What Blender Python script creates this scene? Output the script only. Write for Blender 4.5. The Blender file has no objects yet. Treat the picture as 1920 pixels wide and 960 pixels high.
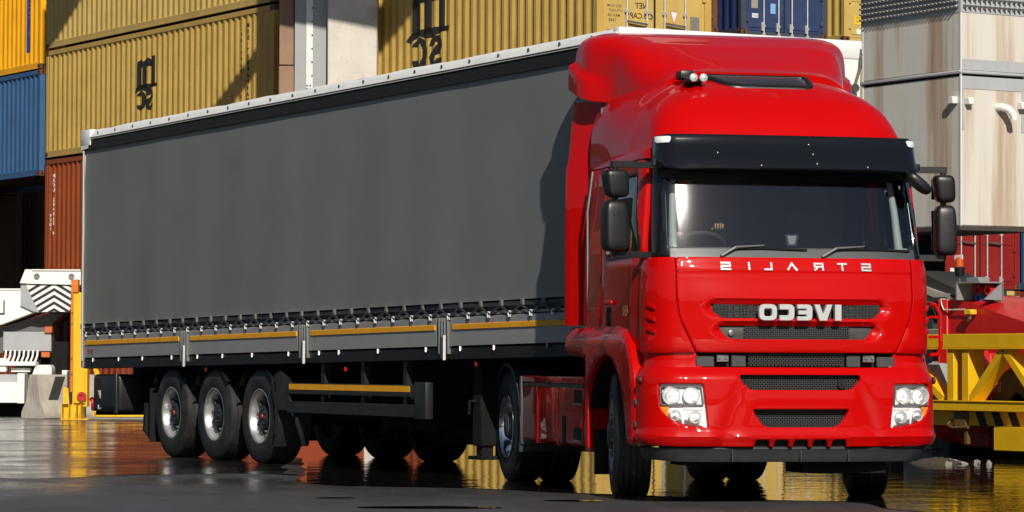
import bpy, bmesh, math, random
from math import sin, cos, pi, radians, sqrt, atan2
from mathutils import Vector, Matrix
from mathutils.geometry import delaunay_2d_cdt
random.seed(7)
S = bpy.context.scene
COL = S.collection

# ------------------------------------------------------------------ camera
cam_d = bpy.data.cameras.new("camera"); cam = bpy.data.objects.new("camera", cam_d); COL.objects.link(cam)
YAW, PIT, ROL = .225, .034, .004
Fv = Vector((sin(YAW)*cos(PIT), cos(YAW)*cos(PIT), sin(PIT)))
Rv = Vector((cos(YAW), -sin(YAW), 0)); Uv = Rv.cross(Fv)
R2 = Rv*cos(ROL) + Uv*sin(ROL); U2 = -Rv*sin(ROL) + Uv*cos(ROL)
M = Matrix((R2, U2, -Fv)).transposed().to_4x4(); M.translation = Vector((-7.866, -24.054, 1.109))
cam.matrix_world = M
cam_d.sensor_width = 36; cam_d.lens = 36*5936.9/1920; cam_d.clip_start = .5; cam_d.clip_end = 3000
S.camera = cam

# ------------------------------------------------------------------ light
SUN_AZ, SUN_EL = radians(-3.0), radians(34)          # to the sun: a little left of straight ahead of the cab
s_dir = Vector((sin(SUN_AZ)*cos(SUN_EL), -cos(SUN_AZ)*cos(SUN_EL), sin(SUN_EL)))
W = bpy.data.worlds.new("World"); S.world = W; W.use_nodes = True
nt = W.node_tree; bg = nt.nodes["Background"]
sky = nt.nodes.new("ShaderNodeTexSky"); sky.sky_type = 'NISHITA'; sky.sun_disc = False
sky.sun_elevation = SUN_EL; sky.sun_rotation = radians(180+3); sky.air_density = 1.0; sky.dust_density = .6; sky.ozone_density = 1.5
nt.links.new(sky.outputs[0], bg.inputs[0]); bg.inputs[1].default_value = .05
sun_d = bpy.data.lights.new("sun", 'SUN'); sun_d.energy = 5.0; sun_d.angle = radians(.55); sun_d.color = (1, .93, .82)
sun = bpy.data.objects.new("sun", sun_d); COL.objects.link(sun); sun.location = (-3, -30, 40)
sun.rotation_euler = s_dir.to_track_quat('Z', 'Y').to_euler()
S.view_settings.view_transform = 'Standard'; S.view_settings.look = 'None'
S.view_settings.exposure = 0; S.view_settings.gamma = 1
S.render.engine = 'CYCLES'
S.cycles.max_bounces = 10; S.cycles.transparent_max_bounces = 16; S.cycles.glossy_bounces = 6
S.cycles.sample_clamp_indirect = 6

# ------------------------------------------------------------------ materials
def lin(c):
    c = c/255.; return c/12.92 if c <= .04045 else ((c+.055)/1.055)**2.4
def hexc(h): return tuple(lin(int(h[i:i+2], 16)) for i in (0, 2, 4))
MATS = {}
def mat(name, rgb, rough=.5, metal=0., coat=0., var=0., vscale=3., dirt=None, dirt_amt=0., dscale=(1, 1, 1), bump=0., bscale=30., spec=.5, rvar=0., emis=None, coat_r=.03):
    if name in MATS: return MATS[name]
    m = bpy.data.materials.new(name); m.use_nodes = True; MATS[name] = m
    n = m.node_tree.nodes; l = m.node_tree.links; b = n["Principled BSDF"]
    b.inputs["Base Color"].default_value = (*rgb, 1); b.inputs["Roughness"].default_value = rough
    b.inputs["Metallic"].default_value = metal; b.inputs["Coat Weight"].default_value = coat; b.inputs["Coat Roughness"].default_value = coat_r
    b.inputs["Specular IOR Level"].default_value = spec
    tc = n.new("ShaderNodeTexCoord")
    out = None
    if var or dirt or rvar:
        nz = n.new("ShaderNodeTexNoise"); nz.inputs["Scale"].default_value = vscale; nz.inputs["Detail"].default_value = 6
        nz.inputs["Roughness"].default_value = .6
        l.new(tc.outputs["Object"], nz.inputs["Vector"])
    if var:
        r = n.new("ShaderNodeMapRange"); r.inputs[1].default_value = .3; r.inputs[2].default_value = .7
        r.inputs[3].default_value = 1-var; r.inputs[4].default_value = 1+var*.6
        l.new(nz.outputs["Fac"], r.inputs[0])
        mx = n.new("ShaderNodeMix"); mx.data_type = 'RGBA'; mx.blend_type = 'MULTIPLY'; mx.inputs[0].default_value = 1
        mx.inputs[6].default_value = (*rgb, 1); l.new(r.outputs[0], mx.inputs[7]); out = mx.outputs[2]
    if dirt:
        mp = n.new("ShaderNodeMapping"); mp.inputs["Scale"].default_value = dscale; l.new(tc.outputs["Object"], mp.inputs[0])
        n2 = n.new("ShaderNodeTexNoise"); n2.inputs["Scale"].default_value = 1.6; n2.inputs["Detail"].default_value = 8; n2.inputs["Roughness"].default_value = .65
        l.new(mp.outputs[0], n2.inputs["Vector"])
        cr = n.new("ShaderNodeMapRange"); cr.inputs[1].default_value = .72-dirt_amt*.45; cr.inputs[2].default_value = .86-dirt_amt*.3; cr.inputs[4].default_value = min(1, .55+dirt_amt*.5)
        l.new(n2.outputs["Fac"], cr.inputs[0])
        m2 = n.new("ShaderNodeMix"); m2.data_type = 'RGBA'; l.new(cr.outputs[0], m2.inputs[0])
        m2.inputs[6].default_value = (*rgb, 1); m2.inputs[7].default_value = (*dirt, 1)
        if out: l.new(out, m2.inputs[6])
        out = m2.outputs[2]
    if out: l.new(out, b.inputs["Base Color"])
    if rvar:
        r = n.new("ShaderNodeMapRange"); r.inputs[1].default_value = .3; r.inputs[2].default_value = .7
        r.inputs[3].default_value = max(0, rough-rvar); r.inputs[4].default_value = rough+rvar
        l.new(nz.outputs["Fac"], r.inputs[0]); l.new(r.outputs[0], b.inputs["Roughness"])
    if bump:
        nb = n.new("ShaderNodeTexNoise"); nb.inputs["Scale"].default_value = bscale; nb.inputs["Detail"].default_value = 4
        l.new(tc.outputs["Object"], nb.inputs["Vector"])
        bp = n.new("ShaderNodeBump"); bp.inputs["Strength"].default_value = 1; bp.inputs["Distance"].default_value = bump
        l.new(nb.outputs["Fac"], bp.inputs["Height"]); l.new(bp.outputs[0], b.inputs["Normal"])
    if emis:
        b.inputs["Emission Color"].default_value = (*emis, 1); b.inputs["Emission Strength"].default_value = 1
    return m

def glass(name, tint, gloss_rough=.0, base_refl=.05, density=.0):
    m = bpy.data.materials.new(name); m.use_nodes = True; n = m.node_tree.nodes; l = m.node_tree.links
    n.clear(); o = n.new("ShaderNodeOutputMaterial"); tr = n.new("ShaderNodeBsdfTransparent"); gl = n.new("ShaderNodeBsdfGlossy")
    tr.inputs[0].default_value = (*tint, 1); gl.inputs["Roughness"].default_value = gloss_rough
    fr = n.new("ShaderNodeFresnel"); fr.inputs[0].default_value = 1.52
    ad = n.new("ShaderNodeMath"); ad.operation = 'ADD'; ad.inputs[1].default_value = base_refl; ad.use_clamp = True
    l.new(fr.outputs[0], ad.inputs[0])
    mx = n.new("ShaderNodeMixShader"); l.new(ad.outputs[0], mx.inputs[0]); l.new(tr.outputs[0], mx.inputs[1]); l.new(gl.outputs[0], mx.inputs[2])
    l.new(mx.outputs[0], o.inputs[0]); MATS[name] = m
    return m

RED = mat("red_paint", (.47, .0015, .0008), .35, 0, .55, var=.03, vscale=2, spec=.05, bump=.0006, bscale=3)
BLACKG = mat("black_gloss", (.006, .006, .008), .12, 0, .6)
BLACKP = mat("black_plastic", (.009, .009, .0095), .40, var=.2, vscale=20, bump=.0004, bscale=200)
DARK = mat("dark_underbody", (.008, .008, .008), .8, var=.4, vscale=6, spec=.2)
GREYP = mat("grey_plastic", (.045, .048, .053), .5, var=.15, vscale=10, bump=.0004, bscale=150)
CHASSIS = mat("chassis_black", (.014, .015, .016), .45, var=.3, vscale=5, dirt=(.05, .045, .04), dirt_amt=.3, dscale=(2, 2, 2))
TYRE = mat("tyre_rubber", (.013, .013, .013), .62, var=.4, vscale=9, dirt=(.05, .047, .042), dirt_amt=.45, dscale=(3, 3, 3), bump=.001, bscale=90)
ALU = mat("wheel_alloy", (.48, .48, .48), .38, .75, var=.12, vscale=6, dirt=(.25, .23, .2), dirt_amt=.2, dscale=(3, 3, 3), rvar=.1)
HUB = mat("wheel_hub_steel", (.085, .085, .085), .55, .4, var=.3, vscale=20)
CHROME = mat("chrome", (.8, .8, .82), .12, 1.)
BADGE = mat("badge_silver", (.74, .75, .76), .25, .45, .5)
STEEL = mat("brushed_steel", (.24, .24, .24), .42, .8, var=.2, vscale=12)
CURTAIN = mat("grey_pvc_curtain", (.175, .18, .174), .42, 0, 0, var=.05, vscale=1.2, dirt=(.10, .108, .12), dirt_amt=.30, dscale=(.5, .16, .45), bump=.007, bscale=.9, spec=.5, rvar=.08)
BOARD = mat("grey_board", (.29, .295, .295), .4, .15, var=.06, vscale=3, dirt=(.13, .125, .12), dirt_amt=.25, dscale=(1, .6, 3))
STRIPE = mat("orange_stripe", (.80, .36, .008), .5, var=.08, vscale=8)
WTARP = mat("white_tarp", (.80, .80, .78), .45, 0, var=.06, vscale=3, dirt=(.42, .41, .38), dirt_amt=.18, dscale=(2, 2, 3), bump=.006, bscale=5)
WPAINT = mat("white_paint", (.78, .78, .76), .4, 0, var=.04, vscale=4, dirt=(.5, .49, .45), dirt_amt=.2, dscale=(2, 2, 1))
STRAP = mat("dark_strap", (.045, .048, .052), .6, var=.3, vscale=12)
INTER = mat("cab_interior", (.09, .10, .11), .8)
DASH = mat("dashboard", (.075, .08, .085), .6)
PILLAR = mat("pale_trim", (.44, .47, .44), .6)
SEAT = mat("seat_fabric", (.035, .037, .045), .9, var=.2, vscale=15)
WS = glass("windshield_glass", (.74, .80, .80), .07, .08)
SG = glass("side_glass", (.50, .55, .55), .0, .09)
CLEAR = glass("lamp_lens", (.97, .97, .97), .01, .0)
MIRG = mat("mirror_glass", (.8, .8, .8), .02, 1)
LAMPW = mat("lamp_white", (.9, .9, .9), .3, .0)
REFL = mat("lamp_reflector", (.88, .88, .88), .25, .7)
AMBER = mat("amber_lens", (.8, .26, .01), .2, 0, .8)
REDL = mat("red_lens", (.6, .01, .01), .25, 0, .5)
SKIN = mat("skin", (.45, .25, .17), .6)
SHIRT = mat("dark_shirt", (.03, .035, .05), .9)
HAIR = mat("dark_hair", (.02, .014, .01), .7)

# ------------------------------------------------------------------ mesh helpers
class MB:
    def __init__(s): s.v = []; s.f = []
    def add(s, vs, fs):
        o = len(s.v); s.v += [tuple(p) for p in vs]; s.f += [tuple(i+o for i in f) for f in fs]; return s
    def box(s, x0, x1, y0, y1, z0, z1, bev=0., seg=1, mtx=None):
        if x0 > x1: x0, x1 = x1, x0
        if y0 > y1: y0, y1 = y1, y0
        if z0 > z1: z0, z1 = z1, z0
        vs = [(x, y, z) for x in (x0, x1) for y in (y0, y1) for z in (z0, z1)]
        fs = [(0, 1, 3, 2), (4, 6, 7, 5), (0, 4, 5, 1), (2, 3, 7, 6), (0, 2, 6, 4), (1, 5, 7, 3)]
        if bev:
            bm = bmesh.new(); bv = [bm.verts.new(v) for v in vs]
            for f in fs: bm.faces.new([bv[i] for i in f])
            bmesh.ops.bevel(bm, geom=list(bm.edges), offset=bev, segments=seg, affect='EDGES', profile=.5)
            bm.verts.index_update(); vs = [tuple(v.co) for v in bm.verts]; fs = [tuple(v.index for v in f.verts) for f in bm.faces]; bm.free()
        if mtx: vs = [tuple(mtx @ Vector(v)) for v in vs]
        return s.add(vs, fs)
    def bar(s, a, b, w, h, up=(0, 0, 1)):
        a = Vector(a); b = Vector(b); d = (b-a); L = d.length; d.normalize(); u = Vector(up)
        x = d.cross(u)
        if x.length < 1e-4: x = d.cross(Vector((1, 0, 0)))
        x.normalize(); u = x.cross(d)
        vs = [tuple(p + x*(i*w/2) + u*(j*h/2)) for p in (a, b) for i in (-1, 1) for j in (-1, 1)]
        return s.add(vs, [(0, 1, 3, 2), (4, 6, 7, 5), (0, 4, 5, 1), (2, 3, 7, 6), (0, 2, 6, 4), (1, 5, 7, 3)])
    def tube(s, pts, r, n=8, cap=True):
        pts = [Vector(p) for p in pts]; rr = r if isinstance(r, (list, tuple)) else [r]*len(pts)
        rings = []; prev = None
        for i, p in enumerate(pts):
            d = (pts[min(i+1, len(pts)-1)] - pts[max(i-1, 0)]).normalized()
            if prev is None:
                x = d.orthogonal().normalized()
            else:
                x = (prev - d*prev.dot(d))
                x = x.normalized() if x.length > 1e-5 else d.orthogonal().normalized()
            prev = x; y = d.cross(x)
            rings.append([tuple(p + (x*cos(2*pi*k/n) + y*sin(2*pi*k/n))*rr[i]) for k in range(n)])
        vs = sum(rings, []); fs = []
        for i in range(len(pts)-1):
            for k in range(n): fs.append((i*n+k, i*n+(k+1) % n, (i+1)*n+(k+1) % n, (i+1)*n+k))
        if cap: fs += [tuple(range(n-1, -1, -1)), tuple((len(pts)-1)*n+k for k in range(n))]
        return s.add(vs, fs)
    def lathe(s, prof, n=32, axis='x', c=(0, 0, 0), flip=1, closed=False):
        # prof: (offset along axis, radius)
        vs = []
        for a, r in prof:
            for k in range(n):
                t = 2*pi*k/n; p = (a*flip, r*cos(t), r*sin(t))
                if axis == 'y': p = (p[1], p[0], p[2])
                if axis == 'z': p = (p[1], p[2], p[0])
                vs.append((p[0]+c[0], p[1]+c[1], p[2]+c[2]))
        m = len(prof); fs = []
        for i in range(m if closed else m-1):
            j = (i+1) % m
            for k in range(n): fs.append((i*n+k, i*n+(k+1) % n, j*n+(k+1) % n, j*n+k))
        return s.add(vs, fs)
    def grid(s, fn, us, vs_):
        n = len(vs_); pts = [fn(u, v) for u in us for v in vs_]
        return s.add(pts, [(i*n+j, i*n+j+1, (i+1)*n+j+1, (i+1)*n+j) for i in range(len(us)-1) for j in range(n-1)])
    def prism(s, poly, fmap, d0, d1):
        n = len(poly); vs = [fmap(a, b, d0) for a, b in poly] + [fmap(a, b, d1) for a, b in poly]
        return s.add(vs, [tuple(range(n)), tuple(range(2*n-1, n-1, -1))] + [(i, (i+1) % n, n+(i+1) % n, n+i) for i in range(n)])
    def mesh(s, name, m, smooth=40):
        me = bpy.data.meshes.new(name); me.from_pydata(s.v, [], s.f)
        bm = bmesh.new(); bm.from_mesh(me); bmesh.ops.recalc_face_normals(bm, faces=bm.faces); bm.to_mesh(me); bm.free()
        if m: me.materials.append(m)
        if smooth:
            me.shade_smooth(); me.set_sharp_from_angle(angle=radians(smooth))
        return me
    def build(s, name, m, parent=None, smooth=40, **kw):
        if name.endswith("lettering") or name in ("hazard_stripe", "chevron_stripe", "hose", "edge_catch", "company_mark", "bar_bracket", "visor_screw"): kw["kind"] = "stuff"
        o = bpy.data.objects.new(name, s.mesh(name, m, smooth)); COL.objects.link(o)
        if parent: o.parent = parent
        for k, v in kw.items(): o[k] = v
        return o
def share(src, parent, loc=(0, 0, 0), rot=(0, 0, 0), name=None, scale=None):
    o = src.copy(); COL.objects.link(o); o.parent = parent; o.location = loc; o.rotation_euler = rot
    if name: o.name = name
    if scale: o.scale = scale
    return o
def thing(name, label, cat, loc=(0, 0, 0), rz=0., group=None):
    o = bpy.data.objects.new(name, None); COL.objects.link(o); o.empty_display_size = .2
    o.location = loc; o.rotation_euler = (0, 0, rz); o['label'] = label; o['category'] = cat
    if group: o['group'] = group
    return o
def tag(o, label, cat, group=None):
    o['label'] = label; o['category'] = cat
    if group: o['group'] = group
    return o
def struct(o, kind='structure'): o['kind'] = kind; return o
def copy_tree(o, parent=None):
    c = o.copy(); COL.objects.link(c)
    if parent: c.parent = parent
    for ch in list(o.children): copy_tree(ch, c)
    return c
def area2(p): return sum(p[i][0]*p[(i+1) % len(p)][1]-p[(i+1) % len(p)][0]*p[i][1] for i in range(len(p)))
def ccw(p): return list(p) if area2(p) > 0 else list(reversed(p))
def fillet(poly, r, n=4):
    out = []; m = len(poly)
    for i in range(m):
        rr = r[i] if isinstance(r, (list, tuple)) else r
        p = Vector(poly[i]); a = Vector(poly[i-1]); b = Vector(poly[(i+1) % m])
        d1 = (a-p); d2 = (b-p); l1 = d1.length; l2 = d2.length; d1 /= l1; d2 /= l2
        q = min(rr, l1*.48, l2*.48)
        if q < 1e-4: out.append(tuple(p)); continue
        A = p+d1*q; B = p+d2*q
        for k in range(n+1):
            t = k/n; out.append(tuple(A*(1-t)**2 + p*(2*t*(1-t)) + B*t*t))
    return out
def densify(poly, res):
    out = []
    for i in range(len(poly)):
        a = Vector(poly[i]); b = Vector(poly[(i+1) % len(poly)]); k = max(1, int((b-a).length/res+.5))
        out += [tuple(a.lerp(b, t/k)) for t in range(k)]
    return out
def offset(poly, d):            # inward for a ccw polygon
    out = []; m = len(poly)
    for i in range(m):
        p = Vector(poly[i]); e1 = (p-Vector(poly[i-1])); e2 = (Vector(poly[(i+1) % m])-p)
        e1.normalize(); e2.normalize()
        n1 = Vector((-e1.y, e1.x)); n2 = Vector((-e2.y, e2.x)); b = n1+n2
        if b.length < 1e-5: b = n1
        b.normalize(); k = max(.4, b.dot(n1)); out.append(tuple(p+b*(d/k)))
    return out
def inside(p, poly):
    x, y = p; c = False; m = len(poly); j = m-1
    for i in range(m):
        xi, yi = poly[i]; xj, yj = poly[j]
        if (yi > y) != (yj > y) and x < (xj-xi)*(y-yi)/(yj-yi)+xi: c = not c
        j = i
    return c
def panel(mb, outline, fmap, thick=.03, holes=(), res=.08, lip=.006, lipd=.005, back=False):
    """sheet with thickness and rounded rims; fmap(a, b, depth) -> xyz"""
    rings = [densify(ccw(outline), res)] + [list(reversed(densify(ccw(h), res))) for h in holes]
    pts = []; edges = []; dep = []; outer_ids = []
    for r in rings:
        for rr, dd in ((r, lipd), (offset(r, lip), 0.)):
            o = len(pts); k = len(rr); pts += rr; dep += [dd]*k
            edges += [(o+i, o+(i+1) % k) for i in range(k)]
            if dd == lipd: outer_ids.append(list(range(o, o+k)))
    xs = [p[0] for p in rings[0]]; ys = [p[1] for p in rings[0]]
    inn = offset(rings[0], res*.45); hin = [ccw(offset(r, res*.45)) for r in rings[1:]]
    a = min(xs)+res*.5
    while a < max(xs):
        b = min(ys)+res*.5
        while b < max(ys):
            if inside((a, b), inn) and not any(inside((a, b), h) for h in hin): pts.append((a, b)); dep.append(0.)
            b += res
        a += res
    vo, eo, fo, ov, oe, of = delaunay_2d_cdt([Vector(p) for p in pts], edges, [], 0, 1e-6)
    nd = [dep[o[0]] if o else 0. for o in ov]
    vs = [fmap(v.x, v.y, d) for v, d in zip(vo, nd)]; fs = []
    for f in fo:
        c = sum((vo[i] for i in f), Vector((0, 0)))/len(f)
        if inside(c, rings[0]) and not any(inside(c, r) for r in rings[1:]): fs.append(tuple(f))
    mb.add(vs, fs)
    for r in rings:
        k = len(r); vs = [fmap(p[0], p[1], lipd) for p in r]+[fmap(p[0], p[1], thick) for p in r]
        mb.add(vs, [(i, (i+1) % k, k+(i+1) % k, k+i) for i in range(k)])
    if back: mb.add([fmap(v.x, v.y, thick) for v in vo], fs)
    return mb
def rect(x0, x1, z0, z1): return [(x0, z0), (x1, z0), (x1, z1), (x0, z1)]
_tc = {}
def text_tris(txt, size=1., bold=0.):
    """triangles of a line of lettering, MIRRORED like everything written in the photograph; origin at lower left"""
    k = (txt, bold)
    if k not in _tc:
        cu = bpy.data.curves.new("t", 'FONT'); cu.body = txt; cu.size = 1; cu.offset = bold; cu.resolution_u = 2
        ob = bpy.data.objects.new("t", cu); me = ob.to_mesh(); me.calc_loop_triangles()
        tr = [[(me.vertices[i].co.x, me.vertices[i].co.y) for i in t.vertices] for t in me.loop_triangles]
        ob.to_mesh_clear(); bpy.data.objects.remove(ob); bpy.data.curves.remove(cu)
        xs = [p[0] for t in tr for p in t]; ys = [p[1] for t in tr for p in t]; x1 = max(xs); y0 = min(ys); h = max(ys)-y0
        tr = [[((x1-x)/h, (y-y0)/h) for x, y in t] for t in tr]
        _tc[k] = tr
    return [[(x*size, y*size) for x, y in t] for t in _tc[k]]
def text_w(tr): return max(p[0] for t in tr for p in t)
def flat_text(mb, txt, size, fmap, a, b, bold=0., center=False, xs=1.):
    tr = text_tris(txt, size, bold); w = text_w(tr)*xs; o = a-w/2 if center else a
    for t in tr: mb.add([fmap(o+x*xs, b+y) for x, y in t], [(0, 1, 2)])
    return mb
# ================================================================== TRACTOR UNIT
TR = thing("truck_tractor", "glossy red tractor unit with high roof, black sun visor and silver front lettering", "truck")
def itp(z, tab):
    if z <= tab[0][0]: return tab[0][1:]
    for a, b in zip(tab, tab[1:]):
        if z <= b[0]:
            t = (z-a[0])/(b[0]-a[0]); t = t*t*(3-2*t) if len(tab) > 2 else t
            return tuple(p*(1-t)+q*t for p, q in zip(a[1:], b[1:]))
    return tab[-1][1:]
# z : half width, front y, corner radius, bow
BUMP_T = [(.33, 1.20, .06, .30, .07), (.47, 1.235, .0, .30, .07), (.56, 1.24, -.02, .30, .07), (.80, 1.235, -.02, .30, .07), (1.0, 1.23, -.008, .30, .07), (1.09, 1.20, .05, .28, .07)]
HOOD_T = [(1.10, 1.19, .075, .26, .07), (1.3, 1.20, .05, .26, .07), (1.6, 1.20, .055, .26, .07), (1.85, 1.19, .09, .24, .06), (1.97, 1.17, .125, .22, .05)]
WS_T = [(1.96, 1.13, .15, .14, .05), (2.70, 1.09, .352, .14, .05)]
def section(tab):
    def P(s, z, d=0.):
        Wd, y0, rc, b = itp(z, tab); sg = 1 if s >= 0 else -1; u = abs(s); a = Wd-rc
        if u <= a: x = u; y = y0+b*(u/a)**4; nx, ny = -4*b*u**3/a**4, 1.
        else:
            th = (u-a)/rc
            if th < pi/2: x = a+rc*sin(th); y = y0+b+rc*1.15*(1-cos(th)); nx, ny = -sin(th), cos(th)
            else: x = Wd; y = y0+b+rc*1.15+(th-pi/2)*rc; nx, ny = -1., 0.
        k = sqrt(nx*nx+ny*ny)
        return (sg*(x+nx/k*d), y+ny/k*d, z)
    return P
def sY(tab, z, y):                     # s at which the side reaches depth y
    Wd, y0, rc, b = itp(z, tab); return (Wd-rc)+rc*pi/2+max(0, y-(y0+b+rc*1.15))
BU = section(BUMP_T); HO = section(HOOD_T); WSP = section(WS_T)

# --- bumper
def mirror(p): return [(-x, z) for x, z in p]
HLo = [(1.155, .955), (.80, .955), (.765, .605), (.93, .63), (1.06, .68), (1.14, .755), (1.16, .80)]
HLo = ccw(fillet([(1.16, .955), (.80, .955), (.762, .605), (.95, .632), (1.07, .68), (1.145, .765)], [.03, .02, .015, .02, .05, .05]))
G4 = fillet([(-.50, 1.03), (.50, 1.03), (.50, .99), (.43, .908), (-.43, .908), (-.50, .99)], [.015, .015, .03, .05, .05, .03])
G5 = fillet([(-.40, .755), (.40, .755), (.385, .72), (.31, .612), (-.31, .612), (-.385, .72)], [.015, .015, .03, .06, .06, .03])
SL = [fillet([(x-.066, .515), (x+.052, .515), (x+.066, .474), (x-.066, .474)], .01, 2) for x in (-.32, -.16, 0, .16, .32)]
def bump_map(s, z, d=0.):
    g = 0.
    # swept flutes either side of the lower intake, scooped frame round the upper one
    u = abs(s); g += .020*math.exp(-((u-(.60-.35*(z-.6)))/.07)**2)*max(0, min(1, (1.0-z)/.2))
    if z < .60: g -= .018*math.exp(-((z-.53)/.035)**2)
    return BU(s, z, d+g)
eB = sY(BUMP_T, .8, .44)
b = MB()
notch = []
for x in (-.32, -.16, 0, .16, .32): notch += [(x-.066, .4585), (x-.054, .512), (x+.054, .512), (x+.066, .4585)]
out = [(-eB, .475), (-1.0, .462)]+notch+[(1.0, .462), (eB, .475), (eB, 1.0), (eB-.03, 1.085), (1.02, 1.088), (-1.02, 1.088), (-eB+.03, 1.085), (-eB, 1.0)]
panel(b, fillet(out, [.05, 0]+[0, .012, .012, 0]*5+[0, .05, .03, .05, 0, 0, .05, .03]), bump_map, .045, [G4, G5, HLo, mirror(HLo)], res=.032, lip=.009, lipd=.008)
bumper = b.build("bumper", RED, TR)
# top shelf of the bumper, running in under the radiator panel
b = MB(); ss = [-eB+.05+i*(2*eB-.1)/40 for i in range(41)]
b.grid(lambda s, v: BU(s, 1.085-.01*0, .004+v*.22) if True else 0, ss, [0, .3, 1]); b.build("bumper_step", RED, TR)
# grey lip
b = MB(); el = sY(BUMP_T, .4, .5)
panel(b, fillet([(-el, .36), (-.9, .335), (.9, .335), (el, .36), (el, .45), (-el, .45)], .03), lambda s, z, d: BU(s, z, d+.035), .05, res=.07)
for x in (-.55, .02, .42): b.box(x-.004, x+.004, .05, .09, .34, .45)
b.build("bumper_lip", mat("dark_grey_lip", (.035, .037, .040), .5, var=.15, vscale=8), TR)
# meshes behind the openings
def grille_bars(mb, x0, x1, z0, z1, y, step=.03, w=.006):
    n = int((x1-x0+z1-z0)/step)
    for sg in (1, -1):
        for i in range(n+1):
            o = i*step; h = z1-z0
            if sg > 0: a = (x0+o-h, z0); c = (x0+o, z1)
            else: a = (x0+o, z0); c = (x0+o-h, z1)
            (ax, az), (cx, cz) = a, c
            def cl(px, pz, qx, qz):
                if px < x0: t = (x0-px)/(qx-px); px, pz = x0, pz+(qz-pz)*t
                if px > x1: t = (x1-px)/(qx-px); px, pz = x1, pz+(qz-pz)*t
                return px, pz
            if max(ax, cx) <= x0 or min(ax, cx) >= x1: continue
            p = cl(ax, az, cx, cz); q = cl(cx, cz, ax, az)
            if abs(p[0]-q[0]) > .005: mb.bar((p[0], y, p[1]), (q[0], y, q[1]), .008, w, up=(0, 1, 0))
GRM = mat("grille_plastic", (.035, .036, .037), .5)
GBK = mat("radiator_dark", (.006, .006, .006), .8)
def grille(x0, x1, z0, z1, y, yb):
    g = MB(); g.box(x0-.05, x1+.05, yb, yb+.01, z0-.05, z1+.05); o = g.build("grille_backing", GBK, TR)
    g = MB(); grille_bars(g, x0, x1, z0, z1, y); g.build("grille_mesh", GRM, o)
b = MB(); b.box(-.45, .45, .06, .07, .44, .53); b.build("slot_backing", GBK, TR)
grille(-.5, .5, .90, 1.035, .075, .11); grille(-.40, .40, .605, .76, .065, .11)
for x in (-.44, .34):
    b = MB(); b.lathe([(0, .03), (.004, .035), (.02, .035), (.02, .012), (.03, .01), (.03, 0)], 12, 'y', (x+.02, .06, .955), -1); b.build("horn", BLACKP, TR)
# --- step between bumper and radiator panel
b = MB(); b.box(-.82, .82, .20, .22, 1.05, 1.24); b.build("step_recess", GBK, TR)
b = MB(); grille_bars(b, -.40, .40, 1.10, 1.205, .12); b.build("grille_mesh", GRM, TR)
b = MB()
for sg in (-1, 1):
    b = MB(); b.box(sg*.42, sg*.54, .115, .16, 1.09, 1.19, .006); b.build("step_plate", GREYP, TR)
    b = MB(); b.box(sg*.68, sg*.83, .125, .17, 1.09, 1.175, .006); b.build("step_plate", GREYP, TR)
for sg in (-1, 1):
    b = MB(); b.box(sg*.56, sg*.66, .12, .15, 1.13, 1.19, .004); b.box(sg*.575, sg*.595, .108, .12, 1.155, 1.175); b.box(sg*.63, sg*.65, .108, .12, 1.155, 1.175)
    b.build("step_latch", STEEL, TR)
# --- radiator panel (front flap)
def hoodshape():
    return fillet([(-.985, 1.965), (.985, 1.965), (.985, 1.60), (.955, 1.46), (.835, 1.205), (-.835, 1.205), (-.955, 1.46), (-.985, 1.60)], [.03, .03, .2, .12, .03, .03, .12, .2])
S1 = fillet([(-.72, 1.588), (.72, 1.588), (.70, 1.54), (.645, 1.478), (-.645, 1.478), (-.70, 1.54)], [.006, .006, .03, .04, .04, .03])
S2 = fillet([(-.655, 1.418), (.655, 1.418), (.635, 1.375), (.575, 1.312), (-.575, 1.312), (-.635, 1.375)], [.006, .006, .03, .04, .04, .03])
def smooth(a, b, x):
    t = max(0., min(1., (x-a)/(b-a))); return t*t*(3-2*t)
def hood_map(s, z, d=0.):
    g = 0; u = abs(s)
    # scoop in which the two slots sit, pointed at the ends
    for zc, uw, hz in ((1.555, .80, .075), (1.375, .73, .075)):
        k = 1-smooth(uw-.075, uw+.0, u+abs(z-zc)*.9); f = smooth(zc-hz, zc-hz+.045, z)*(1-smooth(zc+hz-.022, zc+hz, z)); g += .034*k*f
    g += .006*(math.exp(-((z-1.832)/.006)**2))            # joint under the STRALIS strip
    g -= .012*math.exp(-((u-.86)/.10)**2)*smooth(1.25, 1.6, z)*0.
    return HO(s, z, d+g)
b = MB(); panel(b, hoodshape(), hood_map, .06, [S1, S2], res=.02, lip=.008, lipd=.008); b.build("front_panel", RED, TR, 50)
def slot(S, yb):
    xs = [p[0] for p in S]; zs = [p[1] for p in S]
    g = MB(); panel(g, offset(ccw(S), -.02), lambda s, z, d: HO(s, z, .062+d), .01, res=.1); return g.build("grille_backing", mat("slot_grey", (.028, .028, .028), .55), TR)
o = slot(S1, .1); o2 = slot(S2, .1)
g = MB(); grille_bars(g, -.44, .44, 1.312, 1.418, HO(0, 1.36)[1]+.052); g.build("grille_mesh", GRM, o2)
g = MB(); grille_bars(g, -.70, .70, 1.478, 1.588, HO(0, 1.53)[1]+.052, .024, .004); g.build("grille_mesh", GRM, o)
g = MB(); g.lathe([(0, .022), (.004, .024), (.008, .016), (.006, 0)], 14, 'y', (-.545, HO(.5, 1.36)[1]+.05, 1.36), -1); g.build("lock_cylinder", STEEL, TR)
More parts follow.
